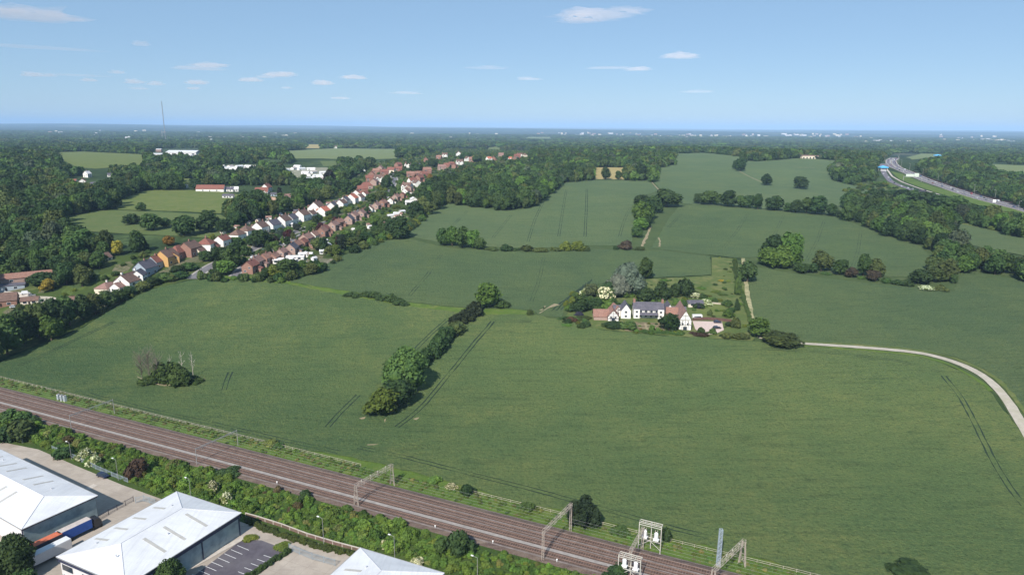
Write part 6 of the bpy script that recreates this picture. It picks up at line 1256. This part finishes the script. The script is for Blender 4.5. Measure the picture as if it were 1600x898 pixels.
for xx in (X0+4.5*q,X1-4.5*q):
    for z_ in (.8,3.3): m=MB(); m.box(xx-.6,xx+.6,-1.26,-1.2,z_,z_+1.1,GLASS); m.build('window',r)
for nm,x0,x1,wy in (('left',-42*q,-27*q,-2.0),('right',26*q,40*q,-.5)):
    m=MB(); gabled(m,x0,x1,wy,wy+10,4.6,3.6,WHITEW,'y'); m.build('gable_wing',r); m=MB(); roof2(m,x0,x1,wy,wy+10,4.6,3.6,ROOFS,'y',.3); m.build('wing_roof',r)
    for z_ in (.8,3.2): m=MB(); m.box((x0+x1)/2-.6,(x0+x1)/2+.6,wy-.06,wy,z_,z_+1.1,GLASS); m.build('window',r)
for x0,x1 in ((-53*q,-41*q),(39*q,60*q)):
    m=MB(); m.box(x0,x1,2,8,-1,3.6,WHITEW); m.build('side_wing',r); m=MB(); roof2(m,x0,x1,2,8,3.6,2.2,ROOFS,'x',.2); m.build('side_roof',r)
def timbered(m,x0,x1,y,hw,hr):
    xm=(x0+x1)/2; y-=.06
    for xx in np.linspace(x0,x1,5): m.box(xx-.1,xx+.1,y,y+.05,0,hw,TIMB)
    for z_ in (.05,hw*.5,hw-.05): m.box(x0,x1,y-.01,y+.04,z_,z_+.2,TIMB)
    m.bar((x0,y,hw),(xm,y,hw+hr),.13,TIMB,4); m.bar((x1,y,hw),(xm,y,hw+hr),.13,TIMB,4); m.bar((xm,y,hw),(xm,y,hw+hr),.1,TIMB,4)
    m.bar((x0+.3,y,hw*.5),(xm-.6,y,hw),.08,TIMB,4); m.bar((x1-.3,y,hw*.5),(xm+.6,y,hw),.08,TIMB,4); m.bar(((x0+xm)/2,y,hw+hr*.45),((x1+xm)/2,y,hw+hr*.45),.09,TIMB,4)
def barn(u,v,W,L,hw,hr,rot,label,front_t=True,wallm=RBRICK,roofm=ROOFP,cross=None,axis='y'):
    x,y,z=P(u,v); r=empty('barn',(x,y,z),rot); tag(r,label,'barn'); NOBUILD.append((x,y+L/2,L*.6)); m=MB(); gabled(m,-W/2,W/2,.12,L,hw,hr,wallm,'y'); m.build('wall',r); m=MB(); roof2(m,-W/2,W/2,0,L,hw,hr,roofm,'y',.35); rf=m.build('roof',r)
    m=MB(); m.add([(-W/2,0,-.5),(W/2,0,-.5),(W/2,0,hw),(0,0,hw+hr-.05),(-W/2,0,hw),(-W/2,.12,-.5),(W/2,.12,-.5),(W/2,.12,hw),(0,.12,hw+hr-.05),(-W/2,.12,hw)],[(0,1,2,3,4),(9,8,7,6,5),(0,5,6,1),(1,6,7,2),(4,9,5,0)],WHITEW); g_=m.build('gable_front',r); m=MB(); timbered(m,-W/2+.1,W/2-.1,0,hw,hr); m.build('timber_frame',g_)
    for xx in (-W*.2,W*.2): m=MB(); m.box(xx-.45,xx+.45,-.1,-.06,hw*.55,hw*.55+1,GLASS); m.build('window',r)
    m=MB(); m.box(-1,1,-.12,-.06,.2,2.1,GLASS); m.build('door',r)
    if cross:
        cx0,cx1,cy0,cy1=cross; m=MB(); m.box(cx0,cx1,cy0,cy1,-1,hw*.75,wallm); m.build('side_wing',r); m=MB(); roof2(m,cx0,cx1,cy0,cy1,hw*.75,hr*.95,ROOFT,'x',.3); m.build('wing_roof',r)
    return r
barn(1070,516,6.6,22,5.6,5.2,FA-.02,'right half-timbered barn with a tall white gable facing the field',cross=(-8.5,-2.5,9,16))
barn(958,502,6.2,11,2.9,3.4,FA+.05,'left low barn with a half-timbered gable and terracotta roofs',wallm=PBRICK,roofm=ROOFT,cross=(-10.5,-2,1.5,9))
barn(966,494,5.0,9,2.8,2.8,FA+.25,'small terracotta-roofed outbuilding against the left farmhouse gable',wallm=RBRICK,roofm=ROOFT)
long_house(1085,478,9,5,2.3,1.2,'cream_render','slate',.1,'small pale garden shed behind the farm lawn','shed',name='garden_shed'); pass
x,y,z=P(1089,498); m=MB(); m.box(-2.6,2.6,-1.1,1.1,.35,2.4,TRIMW); r=empty('caravan',(x,y,z),.05); tag(r,'small white caravan beside the farm lawn','caravan'); m.build('body',r); m=MB(); m.box(-2,2,-1.16,-1.1,1.3,1.9,GLASS); m.build('window',r); m=MB(); m.bar((0,-1,.35),(0,1,.35),.34,RUBBER,10); m.build('wheel',r)
fence_line('garden_fence',[P(*q)[:2] for q in ((1082,501),(1105,500),(1130,502),(1143,504))],1.8,FENCEW,'dark brown fence between the farm lawn and the parking area',post=2.4,rail=False)
fence_line('garden_fence',[P(*q)[:2] for q in ((1113,475),(1133,477))],1.2,FENCEC,'short pale fence at the back of the farm lawn',post=2.4,rail=False)
sheet('flower_garden_ground',[(985,503),(1035,505),(1040,518),(1000,520),(975,517)],simple('flower_bed',(.17,.13,.08),.95,.3,.5,c2=(.06,.10,.03),s2=.45),.25,4,edge=.2)
for i,(u,v,u2,v2) in enumerate(((1008,506,1012,519),(995,512,1030,514),(998,508,1026,509))): ribbon('garden_path',[(u,v),(u2,v2)],1.2,TAN,.32)
for i,(u,v,c) in enumerate(((990,509,YG),(1000,511,BG),(1018,511,BG),(1026,508,MG),(1022,516,RY),(1002,516,RY),(1032,512,BG),(994,516,BG),(1014,507,YG),(985,512,MG))): bp(u,v,6,4,c,'%s small clump from the left in the farm flower garden'%ordn(sorted([990,1000,1018,1026,1022,1002,1032,994,1014,985]).index(u)),group='flower garden clumps')
for i,(u,v,wd,c) in enumerate(((1070,462,14,DG),(1120,458,18,YG),(1098,452,16,BG),(1128,440,10,GOLD),(1040,440,20,ROUGHG and BG),(1080,446,14,MG),(1130,462,16,MG),(1108,464,12,YG))): bp(u,v,wd,5,c,'%s low shrub from the left on the rough ground behind the farm'%ordn(sorted([1070,1120,1098,1128,1040,1080,1130,1108]).index(u)),group='shrubs on the rough ground behind the farm')
for i in range(130):
    u=rnd.choice([rnd.uniform(888,1170),rnd.uniform(885,960),rnd.uniform(900,1060)]); v=rnd.choice([rnd.uniform(500,516) if (u<975 or u>1135) else rnd.uniform(518,524),rnd.uniform(462,482),rnd.uniform(470,492)])
    if 965<u<1130 and 484<v<516: continue
    if 925<u<985 and v>486: continue
    bp(u,v,rnd.uniform(8,20),rnd.uniform(6,13),rnd.choice([DG,MG,BG,BG,YG,MG]),'%s shrub added to the farm garden planting'%ordn(i),group='shrubs of the farm garden')
fs=sorted([o for o in COL.objects if o.get('group')=='shrubs of the farm garden'],key=lambda o:o.location.x)
for i,o in enumerate(fs): o['label']='%s garden shrub from the left round the white farmhouse'%ordn(i)
# village undergrowth
bs2=[]
for j,(u,v,cc,l) in enumerate(((350,441,MG,'green bush on the near corner of the village grass'),(365,438,BG,'light green bush below the first brick house'),(318,434,OG,'olive bush on the village corner by the left field'))): bs2.append(bp(u,v,16,9,cc,l))
for ob in bs2: NOBUILD.append((ob.location.x,ob.location.y,3))
for q in (P(420,378),P(457,364),P(505,349),P(540,338),P(580,322),P(600,310),P(400,388),P(612,292)): NOBUILD.append((q[0],q[1],7))
scat_poly('garden_shrubs',TOWN,3600,1.2,3.2,1.25,'shrubs and small trees filling the village gardens',3)
EDGE=[(300,438),(340,430),(345,436),(430,440),(500,425),(560,390),(600,370),(650,345),(662,330),(672,335),(640,362),(600,378),(520,410),(455,444),(340,440)]
scat_poly('village_edge_shrubs',EDGE,260,2,4.2,1.5,'scrub along the village edge of the middle field',5)
MB_=[(1330,348),(1345,330),(1385,320),(1430,345),(1480,385),(1500,412),(1470,412),(1440,384),(1380,364)]
scat_poly('rough_ground_scrub',[(1316,300),(1345,288),(1385,286),(1405,296),(1440,306),(1500,326),(1600,352),(1600,372),(1478,345),(1400,322)],220,2,4.5,1.0,'scrub on the rough ground beside the motorway',6)
scat_poly('farm_scrub',FARM,70,.8,1.8,.7,'low weeds and scrub round the farm garden',7)

# ---------------- air and clouds ----------------
hm=bpy.data.materials.new('haze'); hm.use_nodes=True; N=hm.node_tree.nodes; N.remove(N['Principled BSDF']); pv=N.new('ShaderNodeVolumePrincipled'); pv.inputs['Color'].default_value=(.46,.68,1,1); pv.inputs['Density'].default_value=HAZE; pv.inputs['Anisotropy'].default_value=-.2
hm.node_tree.links.new(pv.outputs[0],N['Material Output'].inputs['Volume'])
m=MB(); m.box(-70000,70000,-3000,80000,-20,320,hm); tag(m.build('haze'),'thin blue haze over the far plain','haze',kind='stuff')
cm=bpy.data.materials.new('cloud_vapour'); cm.use_nodes=True; N=cm.node_tree.nodes; N.remove(N['Principled BSDF']); pv=N.new('ShaderNodeVolumePrincipled'); pv.inputs['Color'].default_value=(1,.90,.90,1); pv.inputs['Density'].default_value=.0011; pv.inputs['Anisotropy'].default_value=-.5
cm.node_tree.links.new(pv.outputs[0],N['Material Output'].inputs['Volume'])
CL=[(45,26,120,22,.8),(10,20,60,18,.8),(925,26,100,22,.8),(975,20,60,14,.8),(905,34,60,12,.5),(1063,89,52,11,1.2),(995,109,40,8,.9),(950,107,70,6,.4),(327,103,46,9,1.1),(310,108,70,9,.4),(437,118,42,10,1.1),(415,121,30,6,.5),(393,126,34,8,.9),(505,131,32,10,1.1),(552,122,38,8,1.0),(530,154,28,5,.6),(210,129,24,9,.9),(243,132,22,8,.9),(307,130,30,9,1.1),(302,139,18,5,.7),(218,139,24,5,.4),(50,118,24,9,.8),(75,119,20,6,.5),(139,126,20,6,.8),(183,114,20,7,.6),(220,70,22,10,.5),(50,75,150,7,.2),(825,124,36,7,.5),(635,146,46,6,.4),(448,138,16,5,.5),(760,107,60,8,.15),(1090,144,50,6,.2),(110,118,90,5,.15)]
CV,CT=ico(3); Vs=[];Ts=[];k=0; R=np.random.default_rng(5)
from mathutils import noise as mn
for i,(u,v,wp,hp,st) in enumerate(CL):
    dirv=FW+(u-800)/F*RT+(449-v)/F*UP; dirv/=np.linalg.norm(dirv); zc=1500+40*(i%4); t=(zc-CH)/dirv[2]; c=np.array([t*dirv[0],t*dirv[1],zc]); d=float(t); s=d/F
    a,b=wp*s/2,hp*s/2
    V=[]
    for q in CV:
        f=1+.55*mn.fractal(Vector(q)*2.2+Vector((i*9.1,0,0)),.9,2.1,4)+ .25*mn.noise(Vector(q)*6+Vector((i,3,0))); z_=q[2]*b*f; z_=z_ if z_>0 else z_*.35
        V.append((q[0]*a*f,q[1]*min(a,b*4*st+60)*f,z_))
    V=np.array(V); V[:,2]-=0; rt=np.array([dirv[1],-dirv[0],0]); rt/=np.linalg.norm(rt); fw=np.array([-rt[1],rt[0],0])
    Vs.append(c+V[:,0:1]*rt+V[:,1:2]*fw+V[:,2:3]*np.array([0,0,1])); Ts.append(CT+k); k+=len(CV)
me=quads_mesh('clouds',np.concatenate(Vs),[],np.concatenate(Ts),[cm]); o=obj('clouds',me); tag(o,'small faint fair-weather clouds scattered in the blue sky','clouds',kind='stuff')
